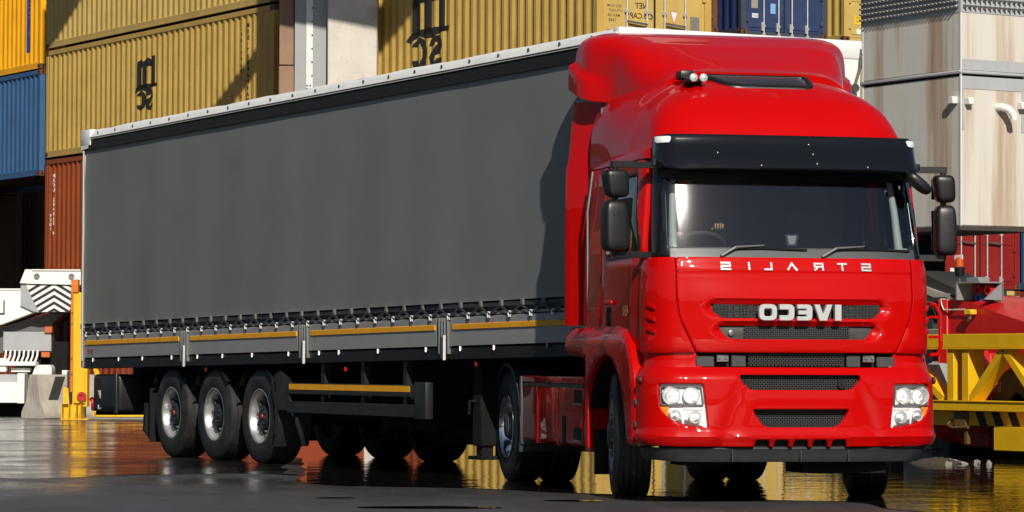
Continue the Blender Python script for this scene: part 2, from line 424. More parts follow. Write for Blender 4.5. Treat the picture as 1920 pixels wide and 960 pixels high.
# --- corner pieces either side of the flap
for sg in (-1, 1):
    b = MB(); e = sY(HOOD_T, 1.6, .50)
    op = [(.992, 1.965), (e, 1.955), (e, 1.235), (e-.06, 1.195), (.842, 1.205), (.962, 1.46), (.992, 1.60)]
    op = fillet(op, [.01, .04, .05, .04, .01, .12, .2])
    lou = []
    mp = (lambda s, z, d, sg=sg: HO(sg*s, z, d + .010*smooth(1.15, 1.17, s)*(1-smooth(1.24, 1.26, s))*smooth(1.30, 1.33, z)*(1-smooth(1.60, 1.66, z))))
    panel(b, op, mp, .05, res=.045); b.build("corner_panel", RED, TR)
    for i in range(3):
        v = MB(); z0 = 1.375+i*.095
        panel(v, fillet([(1.165, z0-.02), (1.245, z0+.005), (1.245, z0+.03), (1.165, z0+.012)], .006, 2), lambda s, z, d, sg=sg: HO(sg*s, z, d-.012), .03, res=.04, lip=.002, lipd=.002); v.build("air_vane", RED, TR)
for sg in (-1, 1):
    b = MB(); e = sY(HOOD_T, 1.2, .48)
    panel(b, fillet([(.845, 1.225), (e, 1.225), (e, 1.075), (.775, 1.075)], [.01, .02, .02, .02]), lambda s, z, d, sg=sg: HO(sg*s, z, d+.028-.02*smooth(1.16, 1.08, z)), .05, res=.06); b.build("shoulder_panel", RED, TR)
# --- lettering
def front_map(x, z, d=0.):
    p = HO(x, z); return (p[0], p[1]+d, p[2])
def glyph(name, polys, m, parent, dd, lip=.004):
    g = MB()
    for o in polys:
        o, hs = (o if isinstance(o, tuple) else (o, ()))
        panel(g, o, lambda x, z, d: (x, HO(min(.6, abs(x)), 1.53)[1]-dd+d, z), .04, hs, res=.06, lip=lip, lipd=.004)
    return g.build(name, m, parent, 35)
zb, zt = 1.460, 1.590; zm = (zb+zt)/2; X = lambda u: (u-1496.5)*.00447+.0
bd = .042
L = {}
L["O"] = [(fillet(rect(X(1419), X(1452.5), zb, zt), .05, 5), (fillet(rect(X(1428.5), X(1443), zb+.034, zt-.034), .018, 4),))]
x0, x1 = X(1457), X(1485)
L["C"] = [fillet([(x0, zb), (x1, zb), (x1, zt), (x0, zt), (x0, zt-.042), (x1-.048, zt-.042), (x1-.048, zb+.042), (x0, zb+.042)], [.004, .045, .045, .004, .004, .012, .012, .004], 4)]
x0, x1 = X(1490), X(1518.5)
L["E"] = [fillet([(x0, zb), (x1, zb), (x1, zt), (x0, zt), (x0, zt-.034), (x1-.05, zt-.034), (x1-.05, zm+.016), (x0+.01, zm+.016), (x0+.01, zm-.016), (x1-.05, zm-.016), (x1-.05, zb+.034), (x0, zb+.034)], [.004, .04, .04, .004, .004, .004, .004, .003, .003, .004, .004, .004], 4)]
x0, x1 = X(1521.5), X(1556); xm = (x0+x1)/2
L["V"] = [[(x0, zt), (x0+.048, zt), (xm, zb+.05), (x1-.048, zt), (x1, zt), (xm+.03, zb), (xm-.03, zb)]]
L["I"] = [rect(X(1560.5), X(1573), zb, zt)]
for k in "OCEVI": glyph("badge_letter", L[k], BADGE, TR, .055)
def st(*pts, w=.014):
    out = []
    for a, c in zip(pts, pts[1:]):
        a = Vector(a); c = Vector(c); d = (c-a).normalized(); n = Vector((-d.y, d.x))*w/2; e = d*w/2*.98
        out.append([tuple(a-n-e), tuple(c-n+e), tuple(c+n+e), tuple(a+n-e)])
    return out
zb, zt = 1.862, 1.926; zm = (zb+zt)/2; zb += .007; zt -= .007
SX = lambda u: (u-1497)*.00452
def Sg(u0, u1): return st((SX(u1), zt), (SX(u0), zt), (SX(u0), zm), (SX(u1), zm), (SX(u1), zb), (SX(u0), zb)) 
def gl2(polys):
    g = MB()
    for p in polys: g.prism(ccw(p), lambda x, z, d: (x, HO(x, z)[1]-.014+d, z), 0, .02)
    g.build("name_letter", BADGE, TR, 0)
# mirrored: reads S T R A L I S from the right
def Smir(u0, u1): return st((SX(u0), zt), (SX(u1), zt), (SX(u1), zm), (SX(u0), zm), (SX(u0), zb), (SX(u1), zb))
gl2(Smir(1358, 1373)); gl2(st((SX(1408), zt), (SX(1408), zb))); gl2(st((SX(1449), zt), (SX(1449), zb), (SX(1437), zb)))
gl2(st((SX(1479), zb), (SX(1487), zt), (SX(1495), zb))); gl2(st((SX(1544), zb), (SX(1544), zt), (SX(1529), zt), (SX(1529), zm), (SX(1543), zm))+st((SX(1535), zm), (SX(1529), zb)))
gl2(st((SX(1573), zt), (SX(1588), zt))+st((SX(1580.5), zt), (SX(1580.5), zb))); gl2(Smir(1618, 1633))
# --- headlights
for sg in (-1, 1):
    hd = MB(); F_ = lambda s, z, d, sg=sg: BU(sg*s, z, d)
    panel(hd, offset(ccw(HLo), -.012), lambda s, z, d: F_(s, z, .040+d), .01, res=.08); h = hd.build("headlight", LAMPW, TR)
    up = ccw(fillet([(1.145, .938), (.812, .938), (.792, .785), (1.145, .785)], [.03, .02, .015, .02])); upi = offset(up, .009)
    f = MB(); panel(f, up, lambda s, z, d: F_(s, z, .006+d), .05, [upi], res=.07, lip=.003, lipd=.003); f.build("lamp_frame", mat("lamp_frame_grey", (.16, .16, .165), .3), h)
    f = MB(); panel(f, upi, lambda s, z, d: F_(s, z, .012+d), .004, res=.08); f.build("lens", CLEAR, h)
    for cx, cz, r, m in ((1.055, .862, .066, REFL), (.895, .862, .062, REFL), (1.02, .705, .040, REFL), (.865, .69, .046, REFL)):
        c = F_(cx, cz, .030); f = MB()
        f.lathe([(.0, r*1.08), (-.012, r*1.08), (-.012, r), (.012, r*.72), (.03, r*.35), (.034, 0)], 20, 'y', c)
        f.lathe([(-.004, r*.30), (-.012, r*.22), (-.016, 0)], 12, 'y', (c[0], c[1]+.018, c[2])); f.build("reflector", m, h, 30)
        f = MB(); f.lathe([(-.010, r*1.16), (-.016, r*1.10), (-.010, r*1.02)], 20, 'y', c); f.build("bezel", mat("bezel_grey", (.62, .62, .63), .3, .2), h)
    f = MB(); panel(f, ccw([(.955, .775), (.79, .775), (.80, .74), (.945, .74)]), lambda s, z, d: F_(s, z, .035+d), .02, res=.06); panel(f, ccw([(.985, .64), (.91, .625), (.92, .672), (.97, .675)]), lambda s, z, d: F_(s, z, .035+d), .02, res=.06); f.build("lamp_trim", mat("trim_white", (.7, .7, .7), .35), h)
    f = MB(); panel(f, ccw(fillet([(1.15, .772), (1.065, .772), (1.085, .735), (1.075, .69), (1.12, .72)], .012)), lambda s, z, d: F_(s, z, .008+d), .03, res=.05); f.build("indicator", AMBER, h)
    f = MB(); panel(f, ccw(fillet([(1.055, .772), (.792, .772), (.772, .615), (.95, .64), (1.055, .68), (1.075, .735)], .012)), lambda s, z, d: F_(s, z, .010+d), .004, res=.08); f.build("lens", CLEAR, h)
    # small round marker on the bumper corner
    f = MB(); p = BU(sg*(eB-.10), 1.0); f.lathe([(0, .03), (.02, .03), (.03, .015), (.03, 0)], 12, 'x', (p[0], p[1]-.02, .985), sg); f.build("side_marker", mat("marker_dark", (.08, .02, .01), .3), TR)
# --- windscreen, pillars, visor
eW = 1.02
wsO = fillet([(-1.075, 2.005), (1.075, 2.005), (1.05, 2.665), (-1.05, 2.665)], .07, 5)
b = MB(); panel(b, wsO, lambda s, z, d: (lambda q: (q[0], q[1]+.006*((z-2.42)/.3)**2-.003, q[2]))(WSP(s, z, d)), .006, res=.06, lip=.004, lipd=.002); b.build("windshield", WS, TR)
b = MB(); eo = sY(WS_T, 2.3, .50)
panel(b, fillet([(-eo, 1.972), (eo, 1.972), (eo-.01, 2.75), (-eo+.01, 2.75)], .02), lambda s, z, d: WSP(s, z, d+.004), .05, [fillet([(-1.045, 2.035), (1.045, 2.035), (1.02, 2.70), (-1.02, 2.70)], .08, 5)], res=.06)
b.build("windshield_frame", mat("pillar_black", (.008, .008, .009), .25, 0, .3), TR)
# cowl at the foot of the glass
b = MB(); panel(b, [(-1.03, 1.955), (1.03, 1.955), (1.03, 2.045), (-1.03, 2.045)], lambda s, z, d: WSP(s, z, d-.004-.01*(2.04-z)/.09), .03, res=.03, lip=.003, lipd=.002); b.build("cowl", mat("cowl_grey", (.05, .055, .06), .4), TR)
def visor_map(s, z, d=0.):
    p = WSP(s, z, d); t = (2.95-z)/.28; k = .06+.13*smooth(0, 1, t); u = abs(s)
    return (p[0]*1.02, p[1]-k*(1-.5*smooth(.95, 1.25, u)) - .03, z - .02*t*smooth(.7, 1.2, u))
b = MB(); ev = sY(WS_T, 2.8, .52)
panel(b, fillet([(-ev, 2.70), (-.9, 2.672), (.9, 2.672), (ev, 2.70), (ev-.02, 2.93), (1.0, 2.955), (-1.0, 2.955), (-ev+.02, 2.93)], [.04, .1, .1, .04, .03, 0, 0, .03]), visor_map, .03, res=.07, lip=.012, lipd=.010, back=True)
vis = b.build("sun_visor", BLACKG, TR)
b = MB(); b.grid(lambda s, v: tuple(p+q for p, q in zip(visor_map(s, 2.672), (0, .012+v*.25, .004+v*.03))), [-1.1+i*.11 for i in range(21)], [0, 1]); b.build("visor_underside", BLACKG, vis)
for i, (x, z) in enumerate(((-.62, 2.80), (-.28, 2.70), (.14, 2.88), (.16, 2.80), (.18, 2.72), (.6, 2.70))):
    b = MB(); p = visor_map(x, z); b.lathe([(0, .008), (.004, .007), (.006, 0)], 8, 'y', p, -1); b.build("visor_screw", STEEL, vis)
for sg in (-1, 1):
    b = MB(); mp = lambda s, z, d, sg=sg: tuple(v for v in visor_map(sg*s, z, d))
    panel(b, fillet([(.985, 2.885), (1.11, 2.885), (1.11, 2.935), (.97, 2.935)], .02), lambda s, z, d: (mp(s, z, 0)[0], mp(s, z, 0)[1]-.022+d, mp(s, z, 0)[2]), .03, res=.04); b.build("marker_lamp", mat("marker_white", (.85, .85, .86), .15, .1, .5), vis)
# wipers
for x0, x1, zt_ in ((-.62, .10, 2.055), (.22, .98, 2.055)):
    b = MB(); p0 = WSP(x0, 1.975, -.03); p1 = WSP(x0+.12, 2.045, -.045); p2 = WSP(x0+.36, 2.062, -.04); p3 = WSP(x0+.14, 2.035, -.02); p4 = WSP(x1, 2.03, -.02)
    b.tube([p0, p1], [.014, .011], 8); b.tube([p1, p2], [.010, .006], 8); w = b.build("wiper", mat("wiper_grey", (.10, .10, .105), .45), TR)
    b = MB(); b.tube([p3, WSP((x0+x1)/2, 2.04, -.02), p4], .009, 6); b.tube([p2, WSP((x0+x1)/2, 2.04, -.02)], .007, 6); b.build("wiper_blade", BLACKP, w)

# --- cab sides with door, window
def side(sg):
    def fm(y, z, d=0.):
        w = itp(z, [(1.1, 1.19), (1.5, 1.215), (2.0, 1.205), (2.75, 1.15), (2.95, 1.12)])[0]
        if y < .62: w -= .03*(1-smooth(.50, .70, y))*(1 if z > 1.95 else 0.9)
        return (sg*(w-d), y, z)
    win = fillet([(.60, 1.98), (1.55, 1.98), (1.55, 2.66), (.72, 2.66), (.57, 2.05)], [.05, .08, .08, .05, .03])
    b = MB(); panel(b, fillet([(.50, 1.22), (1.66, 1.22), (1.66, 2.76), (.56, 2.76), (.50, 2.05)], [.03, .03, .05, .05, .02]), fm, .05, [win], res=.09)
    dr = b.build("door", RED, TR)
    b = MB(); panel(b, offset(ccw(win), -.01), lambda y, z, d: fm(y, z, d+.016), .006, res=.2, lip=.003, lipd=.001); b.build("side_window", SG, dr)
    b = MB(); panel(b, offset(ccw(win), -.012), lambda y, z, d: fm(y, z, d-.003), .02, [offset(ccw(win), .016)], res=.1, lip=.004, lipd=.003); b.build("window_seal", BLACKP, dr)
    b = MB(); hp = fillet(rect(1.30, 1.47, 1.42, 1.585), .03); panel(b, hp, lambda y, z, d: fm(y, z, d-.004), .01, res=.1); b.build("handle_recess", GBK, dr)
    b = MB(); b.box(sg*1.222, sg*1.245, 1.22, 1.50, 1.60, 1.635, .008, 2); b.build("door_handle", RED, dr)
    b = MB(); panel(b, fillet([(1.672, 1.22), (2.26, 1.22), (2.26, 2.76), (1.672, 2.76)], .03), fm, .05, res=.12); b.build("cab_side", RED, TR)
    b = MB(); panel(b, rect(.5, 2.26, 2.765, 2.85), fm, .05, res=.12); b.build("cab_gutter", RED, TR)
    return fm
fmL = side(-1); fmR = side(1)
# chrome model number on the left door, mirrored
b = MB(); 
for t in text_tris("450", .085, .02): b.add([(lambda p: (p[0]-.012, p[1], p[2]))(fmL(.90-x, 1.50+z)) for x, z in [(.0+px, pz) for px, pz in t]], [(0, 1, 2)])
b.build("model_number", CHROME, TR, 0)
# --- shell inside
b = MB()
b.box(-1.1, 1.1, 2.12, 2.14, 1.2, 3.3); b.box(-1.12, 1.12, .45, 2.12, 1.2, 1.23); b.box(-.85, .85, 1.2, 2.12, 3.22, 3.24)
for sg in (-1, 1): b.box(sg*1.125, sg*1.135, .60, 1.58, 1.23, 1.97); b.box(sg*1.07, sg*1.09, 1.60, 2.12, 1.95, 2.9); b.box(sg*1.02, sg*1.04, .7, 1.46, 2.72, 2.84)
b.build("cab_lining", INTER, TR)
b = MB(); b.box(-.9, .9, .55, .62, 2.72, 2.86); b.box(-1.06, 1.06, .38, .62, 2.60, 2.72, .03, 2); b.build("header_shelf", mat("header_dark", (.012, .014, .014), .8), TR)
b = MB(); b.box(-1.1, 1.1, .30, .78, 1.30, 1.99, .04, 2); b.box(-.30, .95, .78, .98, 1.30, 1.95, .05, 2); b.box(-.95, -.35, .55, .85, 1.95, 2.06, .05, 3); db = b.build("dashboard", DASH, TR)
b = MB(); b.box(-.16, .16, .50, .66, 1.99, 2.05, .01); b.box(.22, .36, .5, .66, 1.99, 2.05, .01); b.build("dash_tray", mat("tray_pale", (.35, .38, .38), .5), db)
b = MB(); b.box(-.2, .03, .42, .44, 2.02, 2.028); b.box(.13, .30, .42, .44, 2.018, 2.026); b.build("dash_paper", WPAINT, db)
b = MB(); b.prism(fillet([(.03, 2.07), (.11, 2.07), (.13, 2.17), (.01, 2.17)], .01, 2), lambda x, z, d: (x, .45+d, z), 0, .006); b.build("pennant", mat("pennant_black", (.02, .02, .025), .6), db)
b = MB(); b.prism(fillet([(.045, 2.085), (.095, 2.085), (.11, 2.155), (.03, 2.155)], .01, 2), lambda x, z, d: (x, .448+d, z), 0, .002); b.build("pennant_border", mat("pennant_grey", (.3, .3, .32), .5), db)
for sg in (-1, 1):
    b = MB(); b.tube([(sg*.955, .37, 2.03), (sg*.94, .44, 2.35), (sg*.915, .53, 2.68)], [.036, .030, .025], 10); b.box(sg*.92, sg*1.03, .33, .42, 1.99, 2.06, .02, 2); b.build("pillar_trim", PILLAR, TR)
sw = MB(); c = Vector((-.62, .86, 2.05)); ax = Vector((0, .55, .83)); ux = Vector((1, 0, 0)); uy = ax.cross(ux)
sw.tube([c+(ux*cos(t)+uy*sin(t))*.235 for t in [i*2*pi/24 for i in range(25)]], .017, 8, False)
for t in (.3, 2.84, 4.7): sw.tube([c, c+(ux*cos(t)+uy*sin(t))*.23], .016, 6)
sw.tube([c, c-ax*.28], .04, 8); sw.build("steering_wheel", mat("wheel_grey", (.05, .05, .055), .45), TR)
for x in (-.60, .60):
    b = MB(); b.box(x-.27, x+.27, 1.02, 1.55, 1.62, 1.78, .05, 2); b.box(x-.26, x+.26, 1.46, 1.62, 1.7, 2.42, .06, 2); b.box(x-.14, x+.14, 1.48, 1.58, 2.44, 2.66, .04, 2); b.box(x-.2, x+.2, 1.1, 1.5, 1.23, 1.62); b.build("seat", SEAT, TR)

# --- roof dome
def hz(y): return itp(y, [(.27, 2.95), (.36, 3.06), (.55, 3.235), (.85, 3.405), (1.2, 3.52), (1.8, 3.58), (2.28, 3.60)])[0]
def lerp_tab(x, tab):
    for a, b in zip(tab, tab[1:]):
        if x <= b[0]: t = max(0, (x-a[0])/(b[0]-a[0])); return a[1]+(b[1]-a[1])*t
    return tab[-1][1]
HT = [(.32, 2.935), (.39, 3.06), (.48, 3.16), (.6, 3.27), (.8, 3.385), (1.0, 3.465), (1.3, 3.54), (1.8, 3.585), (2.28, 3.60)]
WT = [(.32, 1.06), (.45, 1.085), (.6, 1.10), (1.0, 1.13), (2.28, 1.15)]
def superpt(w, zb_, h, ph, n):
    c, s = cos(ph), sin(ph); return (w*math.copysign(abs(c)**(2/n), c), zb_+(h-zb_)*abs(s)**(2/n))
ys = [.32+i*.056 for i in range(36)]
ph = [pi*i/56 for i in range(57)]
def plan(x, y): return y + .26*(min(1.15, abs(x))/1.1)**4*(1-smooth(.3, 1.7, y))
def taper(y, z): return 1-.12*max(0., z-2.86)/.5*(1-smooth(.7, 2.1, y))
def dome(y, p):
    x, z = superpt(lerp_tab(y, WT), 2.79, lerp_tab(y, HT), p, 6.8-3.4*smooth(.3, 1.1, y)); x *= taper(y, z); return (x, plan(x, y), z)
b = MB(); b.grid(dome, ys, ph)
x = [dome(2.28, p) for p in ph]; b.add(x, [tuple(range(len(x)))]); b.build("roof_dome", RED, TR, 60)
# hatch in the dome
b = MB()
def roofmap(x, y, d=0.): return (x, y-.25*d, lerp_tab(y, HT)-d+.0-(abs(x)/1.14)**7*.2)
ho = fillet([(-.36, .79), (.38, .79), (.43, 1.17), (-.54, 1.17)], [.12, .10, .08, .10], 5)
panel(b, ho, lambda x, y, d: roofmap(x, y, d-.018), .05, [offset(ccw(ho), .04)], res=.08, lip=.01, lipd=.008); hatch = b.build("roof_hatch", BLACKP, TR)
b = MB(); panel(b, offset(ccw(ho), .04), lambda x, y, d: roofmap(x, y, d-.006), .02, res=.1); b.build("hatch_glass", mat("hatch_smoke", (.03, .02, .014), .25, 0, .4), hatch)
# twin horns
for dx in (0, .085):
    b = MB(); c = (-.66+dx, .80, 3.455)
    b.lathe([(-.0, .036), (.015, .028), (.05, .014), (.22, .010)], 14, 'y', c); b.lathe([(-.004, .034), (-.012, .020), (-.016, 0)], 14, 'y', c); b.build("air_horn", mat("horn_silver", (.75, .75, .76), .2, .5), TR)
b = MB(); b.box(-.72, -.60, .98, 1.14, 3.46, 3.53, .015, 2); b.box(-.70, -.55, .86, 1.0, 3.42, 3.455, .01); b.build("horn_bracket", BLACKP, TR)
# --- air deflector
HD = [(1.28, 3.545), (1.4, 3.58), (1.6, 3.685), (1.9, 3.835), (2.2, 3.94), (2.45, 3.985), (2.66, 3.99)]
WD = [(1.28, .84), (1.5, .89), (1.8, .965), (2.0, 1.01), (2.15, 1.075), (2.3, 1.16), (2.42, 1.19), (2.66, 1.195)]
ZD = [(1.28, 3.42), (1.5, 3.40), (1.8, 3.38), (2.0, 3.33), (2.2, 3.36), (2.66, 3.50)]
ys = [1.28, 1.30, 1.33]+[1.37+i*.043 for i in range(31)]
NP = 150
def raw_defl(y, p):
    x, z = superpt(lerp_tab(y, WD), 3.1, lerp_tab(y, HD), p, 4.5+5.5*smooth(1.4, 2.1, y))
    lz_ = 3.50+(y-2.1)*.40; k = 1-smooth(lz_-.02, lz_+.02, z); x += math.copysign(.06*k*smooth(2.0, 2.25, y), x)
    return (x, y-.10*(1-(abs(x)/.9)**2)*(1-smooth(1.3, 2.0, y)) if abs(x) < .9 else y, z)
def defl_row(y):
    zc = lerp_tab(y, ZD); lo, hi = 0., pi/2
    for _ in range(30):
        mid = (lo+hi)/2
        if raw_defl(y, mid)[2] < zc: lo = mid
        else: hi = mid
    return [raw_defl(y, hi+(pi-2*hi)*i/NP) for i in range(NP+1)]
b = MB(); rows = [defl_row(y) for y in ys]; rows = [[(x*.97, y+.05, z-.20) for x, y, z in rows[0]]]+rows; n1 = NP+1
b.add(sum(rows, []), [(i*n1+j, i*n1+j+1, (i+1)*n1+j+1, (i+1)*n1+j) for i in range(len(rows)-1) for j in range(NP)])
r0 = rows[-1]; r1 = [(x*.96, y-.01, 3.5+(z-3.5)*.94) for x, y, z in r0]; n0 = len(r0)
b.add(r0+r1, [(i, i+1, n0+i+1, n0+i) for i in range(n0-1)]); b.build("air_deflector", RED, TR, 45)
# --- side fairings behind the door
for sg in (-1, 1):
    b = MB()
    zs = [1.44, 1.455, 1.6, 2.0, 2.4, 2.8, 2.86, 3.0, 3.2, 3.36, 3.375]
    def ff(t, z, sg=sg):
        # t 0..1 from the cab to the free edge
        y = 2.24+t*.42; x = 1.055+.21*min(1, t*1.08)-.05*smooth(2.6, 3.4, z)
        x += .015*(1-smooth(2.80, 2.87, z))
        return (sg*x, y - .25*smooth(1.9, 1.45, z)*0, z)
    b.grid(ff, [0, .1, .2, .3, .4, .5, .6, .7, .8, .9, 1.], zs)
    r = [ff(1., z) for z in zs]; q = [(x-sg*.035, y-.01, z) for x, y, z in r]; b.add(r+q, [(i, i+1, len(r)+i+1, len(r)+i) for i in range(len(r)-1)])
    b.build("side_fairing", RED, TR)
    b = MB(); b.box(sg*1.10, sg*1.15, 2.2, 2.23, 1.5, 2.7); b.build("fairing_gasket", DARK, TR)
    b = MB(); b.tube([(sg*1.205, 2.14, 1.62), (sg*1.21, 2.14, 2.4), (sg*1.17, 2.12, 2.75)], .012, 6); b.build("grab_rail", STEEL, TR)
b = MB(); b.box(-1.12, 1.12, 2.255, 2.275, 1.15, 3.2); b.build("cab_back", RED, TR)
# --- wheel arch flare, steps, mudguards
WC = (1.4, .52)
for sg in (-1, 1):
    arc = [(WC[0]+.68*cos(t), WC[1]+.66*sin(t)) for t in [radians(a) for a in range(150, 29, -10)]]
    prof = [(2.74, 1.20), (2.74, 1.405), (2.68, 1.425), (1.05, 1.44), (.84, 1.40), (.62, 1.27), (.50, 1.06), (.47, .9), (.47, .47), (.66, .46), (.70, .6)] + [p for p in arc if p[1] > .70 and p[0] < 2.05] + [(2.05, 1.16)]
    b = MB()
    panel(b, prof, lambda y, z, d, sg=sg: (sg*(1.262-d-.05*smooth(1.30, 1.44, z)), y, z), .22, res=.07, lip=.02, lipd=.02); b.build("wheel_arch", RED, TR, 50)
    b = MB(); b.grid(lambda t, v, sg=sg: (sg*(.80+.42*v), WC[0]+.64*cos(t), WC[1]+.62*sin(t)), [radians(a) for a in range(20, 166, 8)], [0, 1]); b.build("wheel_arch_liner", DARK, TR)
    b = MB(); b.box(sg*.86, sg*1.235, .40, .78, .50, .94, .03, 2); b.box(sg*1.06, sg*1.242, .39, .56, .46, .50, .01); st_ = b.build("entry_step", RED, TR)
    for z in (.60, .78):
        b = MB(); b.box(sg*1.12, sg*1.25, .43, .72, z, z+.05, .008); b.build("step_tread", GREYP, st_)
    b = MB(); b.box(sg*1.0, sg*1.24, .36, .60, .455, .49, .008); b.build("step_base", GREYP, st_)
    b = MB(); b.box(sg*1.0, sg*1.20, .36, .52, .985, 1.06, .01, 2); b.build("corner_bracket", BLACKP, TR)
    # flap behind the front wheel, red edge, black rubber below
    b = MB(); b.box(sg*.80, sg*1.225, 2.13, 2.165, .36, 1.15, .01, 2); b.box(sg*1.19, sg*1.235, 2.02, 2.14, .40, 1.02, .01, 2); b.build("rear_mudguard", RED, TR)
    b = MB(); b.box(sg*.80, sg*1.15, 2.11, 2.125, .17, .55); b.build("mud_flap", BLACKP, TR)
# --- grab rail seen on the right corner of the cab
b = MB(); b.tube([(1.185, .26, 1.61), (1.225, .26, 1.60), (1.275, .27, 1.53), (1.28, .27, 1.27), (1.255, .27, 1.20), (1.18, .26, 1.19)], .018, 8)
for z in (1.50, 1.34): b.tube([(1.18, .28, z), (1.27, .27, z)], .012, 6)
b.build("corner_rail", RED, TR)
# --- side tank fairings, chassis
def tank(sg):
    b = MB(); b.box(sg*.72, sg*1.215, 2.24, 4.52, .40, .93, .035, 3); t = b.build("fuel_tank", RED, TR)
    b = MB(); b.box(sg*.70, sg*1.225, 2.22, 4.56, .935, 1.00, .012, 2); b.build("tank_cover", RED, t)
    b = MB(); b.box(sg*1.0, sg*1.224, 2.22, 4.5, .905, .934); b.build("tank_strip", GREYP, t)
    for z in (.44, .76):
        b = MB(); b.box(sg*1.1, sg*1.219, 2.30, 2.58, z, z+.13, .01); b.build("step_opening", GBK, t)
        b = MB(); b.box(sg*1.1, sg*1.225, 2.30, 2.58, z-.012, z+.012, .004); b.build("step_tread", STEEL, t)
    for y in (3.15, 3.95):
        b = MB(); b.box(sg*.9, sg*1.221, y-.03, y+.03, .39, .94, .004); b.build("tank_band", RED, t)
    b = MB(); b.box(sg*.8, sg*1.219, 2.85, 3.0, .395, .66, .01); b.build("tank_recess", GBK, t)
tank(-1); tank(1)
b = MB()
for x in (-.40, .40): b.box(x-.04, x+.04, .5, 6.3, .75, 1.02)
b.box(-.45, .45, .45, 2.3, .55, 1.15); b.box(-.5, .5, 2.4, 4.4, .72, 1.02)
for y in (1.4, 5.124): b.box(-.9, .9, y-.08, y+.08, .44, .62)
b.lathe([(-.2, 0), (-.18, .22), (0, .28), (.18, .22), (.2, 0)], 16, 'y', (0, 5.124, .55)); b.box(-1.0, 1.0, 6.2, 6.28, .55, .9)
b.box(-.85, -.55, .30, .8, .30, .5); b.box(.10, .80, .25, .7, .24, .5)
b.build("chassis", DARK, TR)
b = MB(); b.lathe([(1.06, 0), (1.06, .5), (1.12, .5), (1.13, .45), (1.13, 0)], 28, 'z', (0, 4.55, 0)); b.box(-.5, .5, 4.2, 4.9, .98, 1.07); b.build("fifth_wheel", CHASSIS, TR)

# --- wheels
def tyre_prof(R, w, rim, grooves=3):
    h = w/2; pr = [(-h*.72, rim), (-h*.93, rim+.03), (-h, rim+.09), (-h*1.0, R-.13), (-h*.95, R-.05), (-h*.86, R-.012)]
    n = grooves; tr = []
    for i in range(n+1):
        a0 = -h*.84+(2*h*.84)*i/(n+1); a1 = -h*.84+(2*h*.84)*(i+1)/(n+1)
        tr += [(a0+.008, R-.001*abs(i-n/2)), (a1-.008, R-.001*abs(i-n/2))]
        if i < n: tr += [(a1-.007, R-.016), (a1+.007, R-.016)]
    return pr+tr+[(-a, r) for a, r in reversed(pr)]
def tyre(parent, name, R, w, c, grooves=3, blocks=0):
    b = MB(); b.lathe(tyre_prof(R, w, .285, grooves), 72, 'x', c, closed=False); t = b.build(name, TYRE, parent, 30)
    return t
def nuts(b, R, n, x, c, sg, r=.016, l=.04):
    for k in range(n):
        a = 2*pi*k/n+.2; p = (c[0]+x*sg, c[1]+R*cos(a), c[2]+R*sin(a)); b.lathe([(0, r), (l*.6, r), (l, r*.55), (l, 0)], 6, 'x', p, sg)
def deep_rim(parent, c, sg, flange, disc, hubx, m=ALU, red=False, hubr=.12):
    """dished wheel: flange at local x flange*sg, disc at x disc*sg"""
    b = MB(); R = .292
    b.lathe([(flange-.012, .303), (flange+.004, .302), (flange+.006, .290), (flange-.006, .280), (flange-.03, .272), (disc+.07, .262), (disc+.03, .250), (disc+.008, .225)], 56, 'x', c, sg)
    rim = b.build("rim", m, parent, 40)
    b = MB(); b.lathe([(disc+.008, .228), (disc, .20), (disc+.012, .175), (disc+.014, .145), (disc+.0, .14), (disc-.03, .14)], 40, 'x', c, sg); 
    b.lathe([(disc+.01, .265), (disc-.15, .262), (disc-.15, .0)], 24, 'x', c, sg); b.build("wheel_disc", HUB, rim, 40)
    b = MB(); nuts(b, .168, 10, disc+.012, c, sg); b.build("wheel_nut", STEEL, rim, 0, kind="stuff")
    b = MB(); b.lathe([(disc-.03, .135), (hubx-.03, .125), (hubx-.01, hubr), (hubx, hubr*.75), (hubx+.004, 0)], 24, 'x', c, sg); nuts(b, hubr*.8, 8, hubx-.006, c, sg, .010, .015); b.build("hub", mat("hub_dark", (.03, .03, .032), .45, .3), rim, 30)
    if red:
        b = MB(); b.lathe([(hubx+.002, .045), (hubx+.022, .04), (hubx+.026, 0)], 14, 'x', c, sg); b.build("hub_cap", mat("hub_red", (.28, .012, .014), .45), rim)
    return rim
def at_wheel(parent, name, x, y, z, rz=0.):
    o = bpy.data.objects.new(name, None); COL.objects.link(o); o.parent = parent; o.location = (x, y, z); o.rotation_euler = (0, 0, rz); return o
STR = radians(-11)
def front_wheel(sg):
    # one part per wheel: tyre mesh with its rim as sub-part, turned slightly to the camera side
    b = MB(); b.lathe(tyre_prof(.52, .315, .285, 4), 72, 'x'); t = b.build("front_wheel", TYRE, TR, 30); t.location = (sg*1.03, WC[0], .52); t.rotation_euler = (0, 0, STR)
    b = MB(); b.lathe([(.135, .303), (.152, .302), (.154, .29), (.14, .278), (.08, .27), (.07, .24), (.12, .20), (.135, .17), (.135, .13), (.10, .12)], 48, 'x', flip=sg); b.lathe([(.1, .27), (-.12, .27), (-.12, 0)], 20, 'x', flip=sg); b.build("rim", ALU, t)
    b = MB(); nuts(b, .168, 10, .13, (0, 0, 0), sg); b.build("wheel_nut", STEEL, t, 0, kind="stuff")
    b = MB(); b.lathe([(.09, .125), (.16, .12), (.185, .09), (.19, 0)], 24, 'x', flip=sg); b.build("hub", HUB, t)
front_wheel(-1); front_wheel(1)
